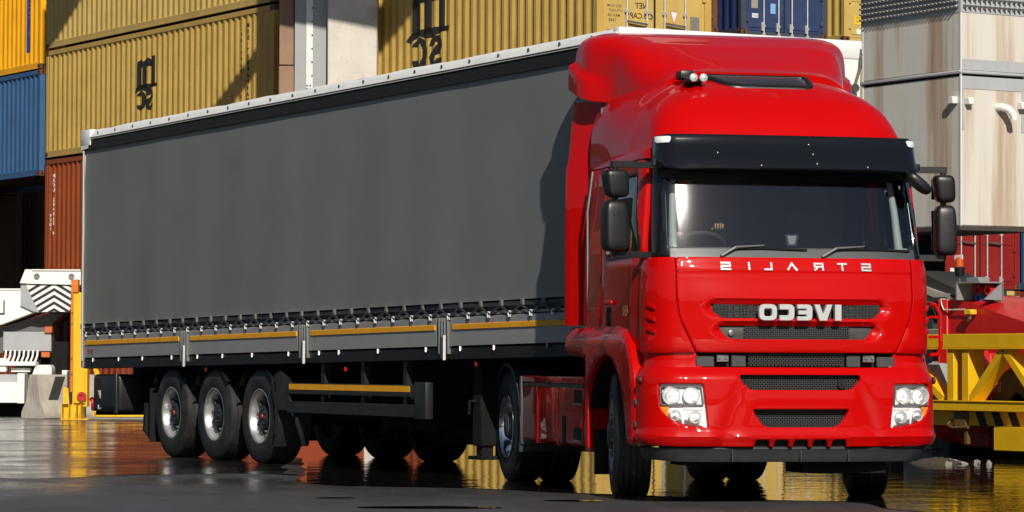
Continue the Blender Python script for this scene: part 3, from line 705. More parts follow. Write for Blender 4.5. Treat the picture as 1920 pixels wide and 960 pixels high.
for sg in (-1, 1):
    for k, x in ((0, 1.09), (1, .75)):
        t = tyre(TR, "drive_wheel", .52, .30, (sg*x, 5.124, .52), 4, 60)
        if k == 0: 
            b = MB(); c = (sg*x, 5.124, .52); f, d = .145, .01
            b.lathe([(f-.012, .303), (f+.004, .302), (f+.006, .29), (f-.006, .28), (f-.03, .272), (d+.05, .262), (d+.02, .25), (d, .22), (d, .20), (d+.01, .17), (d+.012, .13)], 48, 'x', c, sg); b.build("rim", CHROME, t)
            b = MB(); nuts(b, .168, 10, d+.01, c, sg); b.build("wheel_nut", STEEL, t, 0, kind="stuff")
            b = MB(); b.lathe([(d, .14), (d+.10, .13), (d+.14, .10), (d+.15, 0)], 24, 'x', c, sg); b.build("hub", HUB, t)
    b = MB(); b.grid(lambda a, v, sg=sg: (sg*(.56+.68*v), 5.124+.60*cos(a), .52+.60*sin(a)), [radians(q) for q in range(20, 203, 7)], [0, 1])
    b.grid(lambda a, v, sg=sg: (sg*1.24, 5.124+(.56+.04*v)*cos(a), .52+(.56+.04*v)*sin(a)), [radians(q) for q in range(20, 203, 7)], [0, 1])
    b.build("drive_mudguard", GREYP, TR)
    b = MB(); b.box(sg*.56, sg*1.2, 5.75, 5.765, .2, .8); b.build("mud_flap", BLACKP, TR); b = MB(); b.box(sg*.72, sg*1.24, 4.52, 4.58, .36, 1.0, .02, 2); b.build("mudguard_flap", GREYP, TR)
    b = MB(); b.tube([(sg*1.1, 5.75, .62), (sg*1.19, 5.8, .62)], .03, 10); b.box(sg*.85, sg*1.15, 6.28, 6.32, .6, .78, .01); b.build("tail_lamp", REDL, TR)

# --- mirrors
def rbox(mb, c, sx, sy, sz, n=4.5, rz=0., taper=0., tilt=0.):
    A = [-pi+i*2*pi/24 for i in range(25)]; B = [-pi/2+i*pi/16 for i in range(17)]
    def f(a, v):
        e = 2/n; cp = lambda q: math.copysign(abs(cos(q))**e, cos(q)); sp = lambda q: math.copysign(abs(sin(q))**e, sin(q))
        z = sz*sp(v); k = 1+taper*z/sz; x = sx*cp(v)*cp(a)*k; y = sy*cp(v)*sp(a)*k
        x, y = x*cos(rz)-y*sin(rz), x*sin(rz)+y*cos(rz); x += tilt*z
        return (c[0]+x, c[1]+y, c[2]+z)
    return mb.grid(f, A, B)
for sg in (-1, 1):
    cx = 1.335 if sg > 0 else -1.437
    arm = MB(); arm.bar((sg*1.10, .40, 2.705), (cx+.03*sg, .36, 2.705), .06, .05); arm.tube([(sg*1.11, .38, 2.70), (sg*1.11, .38, 2.75)], .03, 10); arm.bar((sg*1.12, .42, 1.985), (cx, .36, 1.985), .06, .05); arm.tube([(cx, .36, 2.72), (cx, .36, 1.97)], .026, 8)
    a = arm.build("mirror_arm", BLACKP, TR)
    b = MB(); rbox(b, (cx, .34, 2.55), .098 if sg < 0 else .084, .085, .112, 4.5, -.1*sg, .06, -.10); m1 = b.build("mirror", BLACKP, TR, 60)
    b = MB(); rbox(b, (cx+.008*sg, .34, 2.21), .102 if sg < 0 else .088, .09, .205, 5, -.1*sg, -.05, -.02); m2 = b.build("mirror", BLACKP, TR, 60)
    for m_, zc, hh in ((m1, 2.55, .085), (m2, 2.21, .165)):
        b = MB(); b.box(cx-.075, cx+.075, .432, .438, zc-hh, zc+hh, .002); b.build("mirror_glass", MIRG, m_)
b = MB()
def kerb(a, v):
    n = 3.; e = 2/n; cp = lambda q: math.copysign(abs(cos(q))**e, cos(q)); sp = lambda q: math.copysign(abs(sin(q))**e, sin(q))
    p = Vector((.125*cp(v)*cp(a), .08*cp(v)*sp(a), .045*sp(v))); p.rotate(Matrix.Rotation(radians(38), 3, 'Y')); return (1.06+p.x, .20+p.y, 2.585+p.z)
b.grid(kerb, [-pi+i*2*pi/20 for i in range(21)], [-pi/2+i*pi/12 for i in range(13)]); b.bar((1.05, .38, 2.69), (1.10, .24, 2.60), .04, .04); b.build("kerb_mirror", BLACKP, TR, 60)

# ================================================================== DRIVER
DR = thing("person", "driver in a dark top sitting behind the wheel in the dark cab", "person", (-.60, 1.30, 1.78))
def skin_mesh(name, joints, edges, m, parent, sub=2, root=0):
    me = bpy.data.meshes.new(name); me.from_pydata([j[:3] for j in joints], edges, []); ob = bpy.data.objects.new(name, me); COL.objects.link(ob)
    md = ob.modifiers.new("skin", 'SKIN'); sb = ob.modifiers.new("sub", 'SUBSURF'); sb.levels = sub; sb.render_levels = sub
    for i, j in enumerate(joints):
        me.skin_vertices[0].data[i].radius = (j[3], j[4] if len(j) > 4 else j[3])
    me.skin_vertices[0].data[root].use_root = True
    dg = bpy.context.evaluated_depsgraph_get(); ev = ob.evaluated_get(dg); nm = bpy.data.meshes.new_from_object(ev)
    nm.name = name; nm.materials.clear(); nm.materials.append(m); nm.shade_smooth()
    ob.modifiers.clear(); ob.data = nm; ob.parent = parent; return ob
J = [(0, 0, .08, .15, .13), (0, .06, .30, .15, .11), (0, .07, .50, .17, .11), (0, .05, .60, .07), (0, .02, .68, .055), (0, .0, .76, .085, .095), (0, -.005, .86, .08, .095), (0, 0, .90, .05, .06),
     (.17, .04, .53, .065), (.24, -.16, .36, .05), (.145, -.42, .445, .035), (-.17, .04, .53, .065), (-.26, -.12, .33, .05), (-.19, -.40, .36, .035),
     (.10, -.05, .06, .09), (.15, -.42, .02, .07), (.15, -.52, -.36, .05), (-.10, -.05, .06, .09), (-.15, -.42, .02, .07), (-.15, -.52, -.36, .05), (.15, -.64, -.42, .04), (-.15, -.64, -.42, .04)]
ED = [(0, 1), (1, 2), (2, 3), (3, 4), (4, 5), (5, 6), (6, 7), (2, 8), (8, 9), (9, 10), (2, 11), (11, 12), (12, 13), (0, 14), (14, 15), (15, 16), (0, 17), (17, 18), (18, 19), (16, 20), (19, 21)]
body = skin_mesh("body", J, ED, SHIRT, DR)
hd = MB(); rbox(hd, (0, -.012, .80), .074, .092, .115, 2.4); hd.lathe([(0, .018), (.03, .012), (.035, 0)], 8, 'y', (0, -.10, .79), -1)
for x in (-.075, .075): rbox(hd, (x, 0, .80), .012, .02, .03, 2)
hd = hd.build("head", SKIN, DR, 60)
e = MB()
for x in (-.03, .03): rbox(e, (x, -.092, .815), .014, .008, .008, 2)
e.box(-.025, .025, -.102, -.095, .742, .75, .003); e.build("face_features", HAIR, hd)
h = MB(); rbox(h, (0, .012, .85), .082, .095, .085, 2.4); h.build("hair", HAIR, hd, 60)
def hand(o, sgn):
    o = Vector(o); P = lambda x, y, z: tuple(o+Vector((x*sgn, y, z)))
    jj = [(*P(0, 0, 0), .026, .02), (*P(0, -.05, .015), .034, .016), (*P(0, -.085, .03), .036, .014)]; ee = [(0, 1), (1, 2)]
    for i, (x, ln) in enumerate(((-.032, .8), (-.011, 1.0), (.011, .95), (.032, .72))):
        k = len(jj); jj += [(*P(x, -.115, .04), .010), (*P(x, -.115-.022*ln, .022), .0092), (*P(x, -.115-.012*ln, -.012*ln-.002), .0085)]; ee += [(2, k), (k, k+1), (k+1, k+2)]
    k = len(jj); jj += [(*P(-.04, -.055, -.002), .011), (*P(-.045, -.09, -.012), .0095)]; ee += [(1, k), (k, k+1)]
    return skin_mesh("hand", jj, ee, SKIN, DR, 1)
hand((.145, -.42, .445), 1); hand((-.19, -.40, .36), -1)

# ================================================================== SEMI-TRAILER
def Tw(x, y, z=0.):
    c, s = cos(.256), sin(.256); y -= 1.63; return (x*c-y*s, 4.508+x*s+y*c, z)
TL = thing("semi_trailer", "long curtain-sided semi-trailer with grey tarpaulin side, white roof edge and orange striped side boards", "trailer", Tw(0, 0), .256)
LEN = 13.63; XS = 1.275
def zl(y, z):            # heights given at the trailer's middle; the deck rises towards the front
    q = (z-1.2)/2.8; return z + (6.75-y)*(.0115*(1-q)+.0036*q)
# body behind the curtain
b = MB(); rl = [.12, LEN-.1]
b.add([(x, y, zl(y, z)) for y in rl for x in (-1.235, 1.235) for z in (1.27, 3.93)], [(0, 1, 3, 2), (4, 6, 7, 5), (0, 4, 5, 1), (2, 3, 7, 6), (0, 2, 6, 4), (1, 5, 7, 3)])
b.build("load_body", DARK, TL)
def curtain(sg):
    b = MB()
    def f(y, z):
        k_ = 1-smooth(3.3, 3.78, z)*.9; w = .006*sin(y*1.9+.4*sin(z*2))+.004*sin(y*5.1+z*.7)+.003*sin(z*3.1+y*.6)
        w += .010*(math.exp(-((z-1.62)/.05)**2))*(.5+.5*cos(2*pi*(y-.2)/.405))
        return (sg*(XS-.012+w*k_), y, zl(y, z))
    b.grid(f, [.10+i*(LEN-.16)/150 for i in range(151)], [1.655, 1.67, 1.70, 1.75, 1.85, 2.0, 2.2, 2.5, 2.8, 3.1, 3.4, 3.6, 3.75, 3.785]); return b.build("side_curtain", CURTAIN, TL, 60)
curtain(-1); curtain(1)
for sg in (-1, 1):
    def strip(name, z0, z1, x0, x1, m, y0=.02, y1=LEN-.02, parent=TL, n=12, bulge=0., wob=0.):
        b = MB(); k = 5
        yy = [y0+(y1-y0)*i/(n*4) for i in range(n*4+1)] if wob else [y0, (y0+y1)/2, y1]
        ring = []
        for y in yy:
            w = wob*(sin(y*3.3)+.6*sin(y*8.7+1)) if wob else 0
            ring.append([(sg*x0, y, zl(y, z0)), (sg*(x1), y, zl(y, z0+.004)), (sg*(x1+bulge+w), y, zl(y, (z0+z1)/2)), (sg*(x1+bulge*2.2), y, zl(y, z1-.015)+w), (sg*(x1-.03+bulge*3), y, zl(y, z1)+w), (sg*x0, y, zl(y, z1)+w)])
        vs = sum(ring, []); m_ = 6
        fs = [(i*m_+j, i*m_+(j+1) % m_, (i+1)*m_+(j+1) % m_, (i+1)*m_+j) for i in range(len(yy)-1) for j in range(m_)]+[tuple(range(m_)), tuple(range((len(yy)-1)*m_, len(yy)*m_))]
        b.add(vs, fs); return b.build(name, m, parent, 50)
    rail = strip("roof_edge", 3.925, 4.030, 1.1, XS+.026, WTARP, bulge=-.022, wob=.004)
    strip("roof_rail", 3.905, 3.922, 1.2, XS+.022, WPAINT); strip("runner_rail", 3.775, 3.904, 1.15, XS+.012, mat("runner_black", (.008, .008, .008), .6))
    b0 = None
    y = .45
    while y < LEN:
        if b0 is None:
            q = MB(); q.lathe([(0, .020), (.008, .018), (.008, .010), (.004, .010), (.004, 0)], 10, 'x', flip=sg); b0 = q.build("eyelet", mat("eyelet_dark", (.08, .08, .085), .4, .5), TL, 0)
            b0.location = (sg*(XS+.012), y, zl(y, 3.972))
        else: share(b0, TL, (sg*(XS+.012), y, zl(y, 3.972)))
        y += .60
    b = MB(); b.box(sg*1.15, sg*(XS+.025), LEN-.32, LEN+.015, zl(LEN, 3.835), zl(LEN, 4.03), .01, 2); b.prism([(LEN-.32, zl(LEN, 3.90)), (LEN-.22, zl(LEN, 3.80)), (LEN+.0, zl(LEN, 3.79)), (LEN, zl(LEN, 3.90))], lambda y, z, d, sg=sg: (sg*(XS+.024-d), y, z), 0, .03); b.build("roof_corner", WTARP, TL)
    strip("hem_band", 1.565, 1.655, 1.2, XS-.022, mat("hem_dark", (.035, .037, .04), .5, var=.3, vscale=3), .10)
    strip("hem_lip", 1.595, 1.612, 1.2, XS-.004, GREYP, .10)
    # boards, posts, stripes
    posts = [10.15, 6.74, 3.40]; segs = [(10.31, 13.52), (6.92, 9.99), (3.58, 6.58), (.06, 3.24)]
    for a, c in segs:
        bd_ = strip("side_board", 1.235, 1.525, 1.22, XS-.006, BOARD, a, c)
        strip("reflective_stripe", 1.392, 1.458, 1.24, XS+.004, STRIPE, a+.02 if a > .1 else a, c-.02, bd_)
    for py in posts:
        b = MB(); z0, z1 = zl(py, 1.12), zl(py, 1.52); b.box(sg*1.2, sg*(XS-.002), py-.155, py+.155, zl(py, 1.235), z1)
        for dy in (-.10, -.03, .03, .085): b.box(sg*1.22, sg*(XS+.018), py+dy-.012, py+dy+.012, zl(py, 1.16), z1-.01, .003)
        p = b.build("side_post", mat("post_alu", (.30, .31, .31), .35, .6, var=.1), TL)
        b = MB(); b.box(sg*1.25, sg*(XS+.03), py-.05, py+.01, z0, zl(py, 1.33), .004); b.bar((sg*(XS+.03), py-.07, zl(py, 1.34)), (sg*(XS+.045), py-.10, zl(py, 1.10)), .025, .03); b.build("post_latch", STEEL, p)
    # straps: tab, crossing webbing, hook
    yl = []; a = .32
    for c in (3.40, 6.74, 10.15, 13.55):
        k = 8; lo = a; hi = c-.12
        yl += [lo+(hi-lo)*i/(k-1) for i in range(k)] if k else []; a = c+.28
    pt = ph_ = None
    for i, y in enumerate(yl):
        if y > LEN-.15: continue
        if pt is None:
            q = MB(); q.box(sg*(XS-.02), sg*(XS+.006), -.024, .024, 0, .065, .004); pt = q.build("strap_tab", mat("tab_grey", (.12, .125, .125), .5), TL); pt.location = (0, y+.2, zl(y, 1.60))
            q = MB(); q.tube([(sg*(XS+.006), -.022, .02), (sg*(XS+.012), .0, .032), (sg*(XS+.012), .024, .018), (sg*(XS+.012), .012, -.022), (sg*(XS+.008), -.012, -.018), (sg*(XS+.008), -.008, .0)], .0085, 6); ph_ = q.build("strap_hook", mat("hook_zinc", (.6, .6, .6), .35, .2), TL); ph_.location = (0, y, zl(y, 1.515))
        else:
            share(pt, TL, (0, y+.2, zl(y, 1.592))); share(ph_, TL, (0, y, zl(y, 1.515)))
    b = MB()
    for i, y in enumerate(yl):
        nx = y+.2; pv = (yl[i-1]+.2) if i else y-.2
        b.bar((sg*(XS+.004), y, zl(y, 1.52)), (sg*(XS+.006), nx, zl(nx, 1.605)), .02, .008, up=(1, 0, 0)); b.bar((sg*(XS+.004), y, zl(y, 1.52)), (sg*(XS+.006), pv, zl(pv, 1.605)), .02, .008, up=(1, 0, 0))
    b.build("lashing_strap", STRAP, TL, 0)
    strip("lashing_rail", 1.525, 1.565, 1.2, XS-.012, BOARD, .06)
    sr = strip("chassis_rail", 1.105, 1.232, 1.15, XS-.018, mat("rail_black", (.006, .006, .0065), .5), .05)
    cl = None
    for y in (.25, 1.30, 2.35, 3.05, 3.80, 4.9, 5.85, 6.35, 7.15, 8.15, 9.0, 9.75, 10.55, 11.5, 12.3, 13.2):
        if cl is None:
            q = MB(); q.box(sg*(XS-.02), sg*(XS+.0), -.013, .013, -.02, .022, .004); q.bar((sg*(XS+.0), 0, .015), (sg*(XS+.006), -.012, -.03), .014, .012); cl = q.build("board_clip", STEEL, TL); cl.location = (0, y, zl(y, 1.215))
        else: share(cl, TL, (0, y, zl(y, 1.215)))
    # rear corner post
    b = MB(); b.box(sg*1.20, sg*(XS+.004), LEN-.065, LEN, zl(LEN, 1.12), zl(LEN, 3.80), .008, 2); b.tube([(sg*(XS+.012), LEN-.07, zl(LEN, 1.2)), (sg*(XS+.012), LEN-.07, zl(LEN, 3.78))], .016, 8); b.build("rear_post", mat("post_bright", (.6, .6, .6), .3, .7), TL)
    # side guard
    b = MB(); b.box(sg*1.21, sg*1.25, 4.10, 7.25, .775, .895, .006); g = b.build("side_guard", CHASSIS, TL)
    b = MB(); b.box(sg*1.251, sg*1.254, 4.20, 7.18, .825, .885); b.build("guard_stripe", STRIPE, g)
    b = MB(); b.box(sg*1.21, sg*1.25, 4.10, 7.25, .575, .70, .006); b.build("guard_board", CHASSIS, g)
    b = MB(); b.box(sg*1.17, sg*1.255, 3.84, 4.10, .56, .925, .01, 2); b.build("guard_end", CHASSIS, g)
    for y in (4.4, 5.4, 6.4):
        b = MB(); b.box(sg*1.14, sg*1.208, y-.04, y+.04, .6, 1.15); b.build("guard_bracket", CHASSIS, g)
    for y, z in ((5.78, 1.045), (2.80, 1.105), (9.6, 1.03)):
        b = MB(); b.lathe([(0, .025), (.015, .025), (.02, 0)], 10, 'x', (sg*1.22, y, z), sg); b.build("side_reflector", REDL, TL)
    # landing leg
    b = MB(); b.box(sg*.92, sg*1.10, 2.95, 3.13, .32, 1.15, .01); b.box(sg*.95, sg*1.07, 2.98, 3.10, .22, .34); b.box(sg*.90, sg*1.12, 2.9, 3.18, .19, .225); b.tube([(sg*1.1, 3.04, .75), (sg*1.18, 3.04, .75), (sg*1.18, 3.04, .62)], .015, 6); b.build("landing_leg", DARK, TL)
# roof and ends
b = MB(); b.grid(lambda y, x: (x, y, zl(y, 4.025)-.012-.02*cos(y*5.2)*.3), [.03+i*(LEN-.06)/40 for i in range(41)], [-1.24, -.6, 0, .6, 1.24]); b.build("roof_sheet", WTARP, TL)
b = MB(); b.box(-1.255, 1.255, .0, .06, zl(0, 1.24), zl(0, 4.0), .012, 2); b.box(-1.27, 1.27, -.012, .10, zl(0, 3.86), zl(0, 4.033), .014, 2); b.build("front_wall", WPAINT, TL)
b = MB(); b.box(-1.2, 1.2, -.004, .012, zl(0, 1.3), zl(0, 1.75)); b.build("front_kick_plate", GREYP, TL)
b = MB(); b.box(.9, 1.28, -.015, .04, zl(0, 3.36), zl(0, 3.47), .01); b.build("front_marker_bracket", GREYP, TL)
b = MB(); b.tube([(.98, -.02, 3.62), (1.16, -.05, 3.62)], .012, 6); b.lathe([(0, .04), (.02, .04), (.02, 0)], 10, 'y', (1.16, -.05, 3.62), -1); b.tube([(1.17, -.04, 3.64), (1.235, -.02, 3.80), (1.255, -.01, 3.98)], .014, 6); b.build("front_cable", HUB, TL)
b = MB(); b.box(-1.25, 1.25, LEN-.05, LEN, zl(LEN, 1.2), zl(LEN, 3.98)); b.build("rear_door", WPAINT, TL)
# frame
b = MB()
for x in (-.62, .62):
    b.add([(x+dx, y, z) for y, zz in ((.6, (1.06, 1.26)), (3.6, (1.02, 1.24)), (4.2, (.80, 1.22)), (13.4, (.80, 1.14))) for dx in (-.05, .05) for z in zz],
          [f for s_ in range(3) for f in [(s_*4+0, s_*4+1, s_*4+5, s_*4+4), (s_*4+2, s_*4+3, s_*4+7, s_*4+6), (s_*4+0, s_*4+2, s_*4+6, s_*4+4), (s_*4+1, s_*4+3, s_*4+7, s_*4+5)]]+[(0, 1, 3, 2), (12, 13, 15, 14)])
for i in range(16):
    y = .7+i*.82; b.box(-1.22, 1.22, y-.03, y+.03, zl(y, 1.12), zl(y, 1.22))
b.box(-1.2, 1.2, .1, 13.4, 1.245, 1.255)
b.box(-1.15, 1.15, 13.3, 13.42, .45, .60); b.box(-.9, .9, 4.3, 5.6, .45, .85); b.box(-.6, .6, 7.3, 11.6, .5, .8)
for y in (10.775, 9.459, 8.143): b.box(-.95, .95, y-.09, y+.09, .42, .60); b.box(-.7, -.5, y-.5, y+.1, .5, .75); b.box(.5, .7, y-.5, y+.1, .5, .75)
b.build("trailer_frame", DARK, TL)
# axles
for sg in (-1, 1):
    for y in (10.775, 9.459, 8.143):
        c = (sg*1.015, y, .52); t = tyre(TL, "trailer_wheel", .52, .375, c, 4, 56)
        b = MB(); R = .292; fl, d = .165, .062
        deep = [(fl-.012, .305), (fl+.004, .304), (fl+.006, .292), (fl-.004, .282), (fl-.03, .274), (d+.05, .266), (d+.03, .255), (d+.006, .235)]
        b.lathe(deep, 56, 'x', c, sg); rm = b.build("rim", ALU, t)
        b = MB(); b.lathe([(d+.006, .238), (d, .205), (d+.012, .185), (d+.014, .15), (d, .145), (d-.03, .145)], 40, 'x', c, sg); b.lathe([(d+.012, .27), (d-.15, .265), (d-.15, 0)], 24, 'x', c, sg); 
        nuts(b, .212, 10, d+.002, c, sg, .017, .045); nuts(b, .168, 10, d+.012, c, sg); b.build("wheel_disc", HUB, t, 30)
        b = MB(); b.lathe([(d-.03, .14), (.115, .125), (.135, .10), (.138, .06), (.138, 0)], 20, 'x', c, sg); nuts(b, .085, 8, .133, c, sg, .012, .018); b.build("hub", mat("hub_dark", (.03, .03, .032), .45, .3), t, 30)
        if y != 9.459:
            b = MB(); b.lathe([(.138, .03), (.15, .026), (.152, 0)], 14, 'x', c, sg); b.build("hub_cap", mat("hub_red", (.28, .012, .014), .45), t)
        b = MB(); a0, a1 = (20, 164) if y != 8.143 else (20, 200)
        b.grid(lambda a, v, sg=sg, y=y: (sg*(.80+.43*v), y-(.60)*cos(a)*-1 if False else y+.60*cos(a), .52+.585*sin(a)), [radians(q) for q in range(35, 146, 8)], [0, 1]); b.build("wheel_guard", BLACKP, TL)
    b = MB(); y = 8.143; b.grid(lambda a, v, sg=sg: (sg*(.82+.42*v), y+.60*cos(a), .52+.60*sin(a)), [radians(q) for q in range(140, 215, 6)], [0, 1]); b.grid(lambda a, v, sg=sg: (sg*1.24, y+(.52+.08*v)*cos(a)-.04, .52+(.52+.08*v)*sin(a)), [radians(q) for q in range(140, 206, 6)], [0, 1]); b.prism([(7.18, .60), (7.50, .60), (7.55, .78), (7.60, .98), (7.46, 1.02), (7.22, .9)], lambda y, z, d, sg=sg: (sg*(1.24-d), y, z), 0, .05); b.build("front_wheel_guard", CHASSIS, TL)
    b = MB(); b.box(sg*.85, sg*1.2, 11.42, 11.44, .16, .8); b.build("mud_flap", BLACKP, TL)
b = MB(); b.tube([(-1.12, 11.7, .62), (-1.13, 11.72, .30), (-1.10, 11.66, .24), (-1.0, 11.6, .24)], .05, 8); b.build("air_pipe", DARK, TL)
b = MB(); b.box(-1.24, -.60, 12.42, 13.30, .50, .96, .05, 3); tb = b.build("tool_box", BLACKP, TL)
b = MB(); b.box(-1.262, -1.235, 12.50, 12.95, .56, .90, .012, 2); b.box(-1.27, -1.235, 12.40, 12.48, .48, .97, .012, 2); b.build("box_lid", CHASSIS, tb)
b = MB(); b.prism([(13.0, .76), (13.10, .76), (13.02, .66)], lambda y, z, d: (-1.2405-d, y, z), 0, .004); b.prism([(13.08, .58), (13.10, .58), (13.10, .53), (13.02, .53), (13.02, .545), (13.08, .545)], lambda y, z, d: (-1.2405-d, y, z), 0, .004); b.build("box_print", WPAINT, tb)
b = MB(); b.box(-1.22, -1.12, 13.30, 13.44, .50, .62, .03, 2); b.lathe([(0, .035), (.03, .03), (.04, 0)], 12, 'y', (-1.19, 13.44, .64), 1); b.build("tail_lamp", REDL, TL)
b = MB(); flat_text(b, "cardi", .075, lambda u, v: (-XS-.001, 13.40-u, zl(13.3, 1.29)+v), 0, 0, .01); b.build("maker_lettering", mat("print_red", (.45, .03, .03), .5), TL, 0)
# ================================================================== GROUND
def ground_mat():
    m = bpy.data.materials.new("wet_asphalt"); m.use_nodes = True; n = m.node_tree.nodes; l = m.node_tree.links; p = n["Principled BSDF"]
    tc = n.new("ShaderNodeTexCoord"); pos = tc.outputs["Object"]
    def noise(sc, det, rough=.6, mp=None):
        z = n.new("ShaderNodeTexNoise"); z.inputs["Scale"].default_value = sc; z.inputs["Detail"].default_value = det; z.inputs["Roughness"].default_value = rough
        if mp:
            q = n.new("ShaderNodeMapping"); q.inputs["Scale"].default_value = mp; l.new(pos, q.inputs[0]); l.new(q.outputs[0], z.inputs["Vector"])
        else: l.new(pos, z.inputs["Vector"])
        return z.outputs["Fac"]
    def rng(v, a, b, c, d):
        r = n.new("ShaderNodeMapRange"); r.inputs[1].default_value = a; r.inputs[2].default_value = b; r.inputs[3].default_value = c; r.inputs[4].default_value = d; l.new(v, r.inputs[0]); return r.outputs[0]
    wet = rng(noise(.28, 5, .66, (1, .55, 1)), .42, .60, 0, 1)           # 0 damp .. 1 film of water
    sx = n.new("ShaderNodeSeparateXYZ"); l.new(pos, sx.inputs[0]); ml = n.new("ShaderNodeMath"); ml.operation = 'MULTIPLY'
    l.new(wet, ml.inputs[0]); l.new(rng(sx.outputs[1], .5, 7, .35, 1), ml.inputs[1]); wet = ml.outputs[0]      # the apron towards the camera has dried
    fine = noise(110, 4); mid = noise(22, 4)
    mx = n.new("ShaderNodeMix"); mx.data_type = 'RGBA'; l.new(rng(mid, .3, .7, 0, 1), mx.inputs[0]); mx.inputs[6].default_value = (.045, .046, .050, 1); mx.inputs[7].default_value = (.078, .078, .082, 1)
    m3 = n.new("ShaderNodeMix"); m3.data_type = 'RGBA'; m3.blend_type = 'MULTIPLY'; l.new(wet, m3.inputs[0]); l.new(mx.outputs[2], m3.inputs[6]); m3.inputs[7].default_value = (.5, .5, .5, 1)
    m4 = n.new("ShaderNodeMix"); m4.data_type = 'RGBA'; m4.blend_type = 'MULTIPLY'; m4.inputs[0].default_value = 1; l.new(m3.outputs[2], m4.inputs[6])
    st_n = rng(noise(.9, 8, .72, (1, .6, 1)), .32, .68, .55, 1.3); gr = rng(noise(95, 2), .25, .75, .62, 1.38); mm = n.new("ShaderNodeMath"); mm.operation = 'MULTIPLY'; l.new(st_n, mm.inputs[0]); l.new(gr, mm.inputs[1]); l.new(mm.outputs[0], m4.inputs[7])
    l.new(m4.outputs[2], p.inputs["Base Color"])
    l.new(rng(wet, 0, 1, .50, .07), p.inputs["Roughness"])
    h1 = n.new("ShaderNodeBump"); h1.inputs["Distance"].default_value = .007; l.new(fine, h1.inputs["Height"]); l.new(rng(wet, 0, 1, .8, .10), h1.inputs["Strength"])
    h2 = n.new("ShaderNodeBump"); h2.inputs["Distance"].default_value = .006; l.new(noise(3.2, 3), h2.inputs["Height"]); l.new(rng(wet, 0, 1, .6, .35), h2.inputs["Strength"]); l.new(h1.outputs[0], h2.inputs["Normal"])
    l.new(h2.outputs[0], p.inputs["Normal"]); return m
GM = ground_mat()
b = MB(); b.add([(-900, -900, 0), (900, -900, 0), (900, 900, 0), (-900, 900, 0)], [(0, 1, 2, 3)]); g = b.build("ground", GM, None, 0); struct(g)
PUD = mat("puddle_water", (.012, .012, .011), .03, spec=.5)
n_ = PUD.node_tree.nodes; l_ = PUD.node_tree.links; tc_ = n_.new("ShaderNodeTexCoord")
def ripple(sc, det, dist, prev=None):
    z_ = n_.new("ShaderNodeTexNoise"); z_.inputs["Scale"].default_value = sc; z_.inputs["Detail"].default_value = det; l_.new(tc_.outputs["Object"], z_.inputs["Vector"])
    b_ = n_.new("ShaderNodeBump"); b_.inputs["Distance"].default_value = dist; l_.new(z_.outputs["Fac"], b_.inputs["Height"])
    if prev: l_.new(prev.outputs[0], b_.inputs["Normal"])
    return b_
l_.new(ripple(9, 2, .0016, ripple(1.6, 3, .006)).outputs[0], n_["Principled BSDF"].inputs["Normal"])
def puddle(pts, z=.005, amp=.12, seed=1, m=None):
    r = random.Random(seed); p = densify(ccw(pts), .25); q = []
    ph = [r.uniform(0, 6.28) for _ in range(4)]
    P = [sum((Vector(p[(i+k) % len(p)]) for k in (-2, -1, 0, 1, 2)), Vector((0, 0)))/5 for i in range(len(p))]
    for x, y in P:
        a = amp*(sin(x*1.7+ph[0])+sin(y*1.3+ph[1])+.6*sin(x*4.1+ph[2])+.6*sin(y*3.7+ph[3])); q.append((x+a*.5, y+a))
    vo, eo, fo, ov, oe, of = delaunay_2d_cdt([Vector(v) for v in q], [(i, (i+1) % len(q)) for i in range(len(q))], [], 1, 1e-5)
    b = MB(); b.add([(v.x, v.y, z) for v in vo], [tuple(f) for f in fo]); return struct(b.build("puddle", m or PUD, None, 0))
puddle([(-3.3, 4.9), (-2.6, 3.9), (-1.73, 3.5), (-1.19, 2.3), (-.78, 1.35), (.10, .7), (.6, .3), (.4, -.9), (.5, -2.6), (4.6, -2.2), (5.3, 2), (6.5, 8.5), (6.8, 14), (4.2, 18), (1.5, 22), (-.9, 24), (-2.2, 19), (-2.0, 13), (-2.6, 8.5)], amp=.10)
FILM = mat("water_film", (.016, .016, .016), .07, spec=.5)
n_ = FILM.node_tree.nodes; l_ = FILM.node_tree.links; tc_ = n_.new("ShaderNodeTexCoord")
zf = n_.new("ShaderNodeTexNoise"); zf.inputs["Scale"].default_value = .55; zf.inputs["Detail"].default_value = 7; zf.inputs["Roughness"].default_value = .68; l_.new(tc_.outputs["Object"], zf.inputs["Vector"])
rf = n_.new("ShaderNodeMapRange"); rf.inputs[1].default_value = .38; rf.inputs[2].default_value = .60; rf.inputs[3].default_value = .035; rf.inputs[4].default_value = .22; l_.new(zf.outputs["Fac"], rf.inputs[0]); l_.new(rf.outputs[0], n_["Principled BSDF"].inputs["Roughness"])
l_.new(ripple(14, 3, .0022, ripple(2.1, 3, .010)).outputs[0], n_["Principled BSDF"].inputs["Normal"])
puddle([(-9.5, 8.0), (-5.2, 6.4), (-3.9, 7.6), (-3.0, 6.2), (-2.75, 8.5), (-2.3, 13), (-2.6, 17), (-2.2, 20), (-1.1, 24), (-.9, 33), (-3.0, 36.6), (-9, 35)], z=.003, amp=.22, seed=4, m=FILM)
puddle([(-3.9, 1.6), (-3.2, 1.5), (-3.0, 1.75), (-3.7, 1.85)], seed=5, amp=.03)
puddle([(-2.2, .8), (-1.4, .6), (-1.2, .95), (-2.0, 1.1)], seed=6, amp=.03)
puddle([(-3.9, -.1), (-2.6, -.5), (-2.2, -.2), (-3.4, .2)], seed=8, amp=.03)

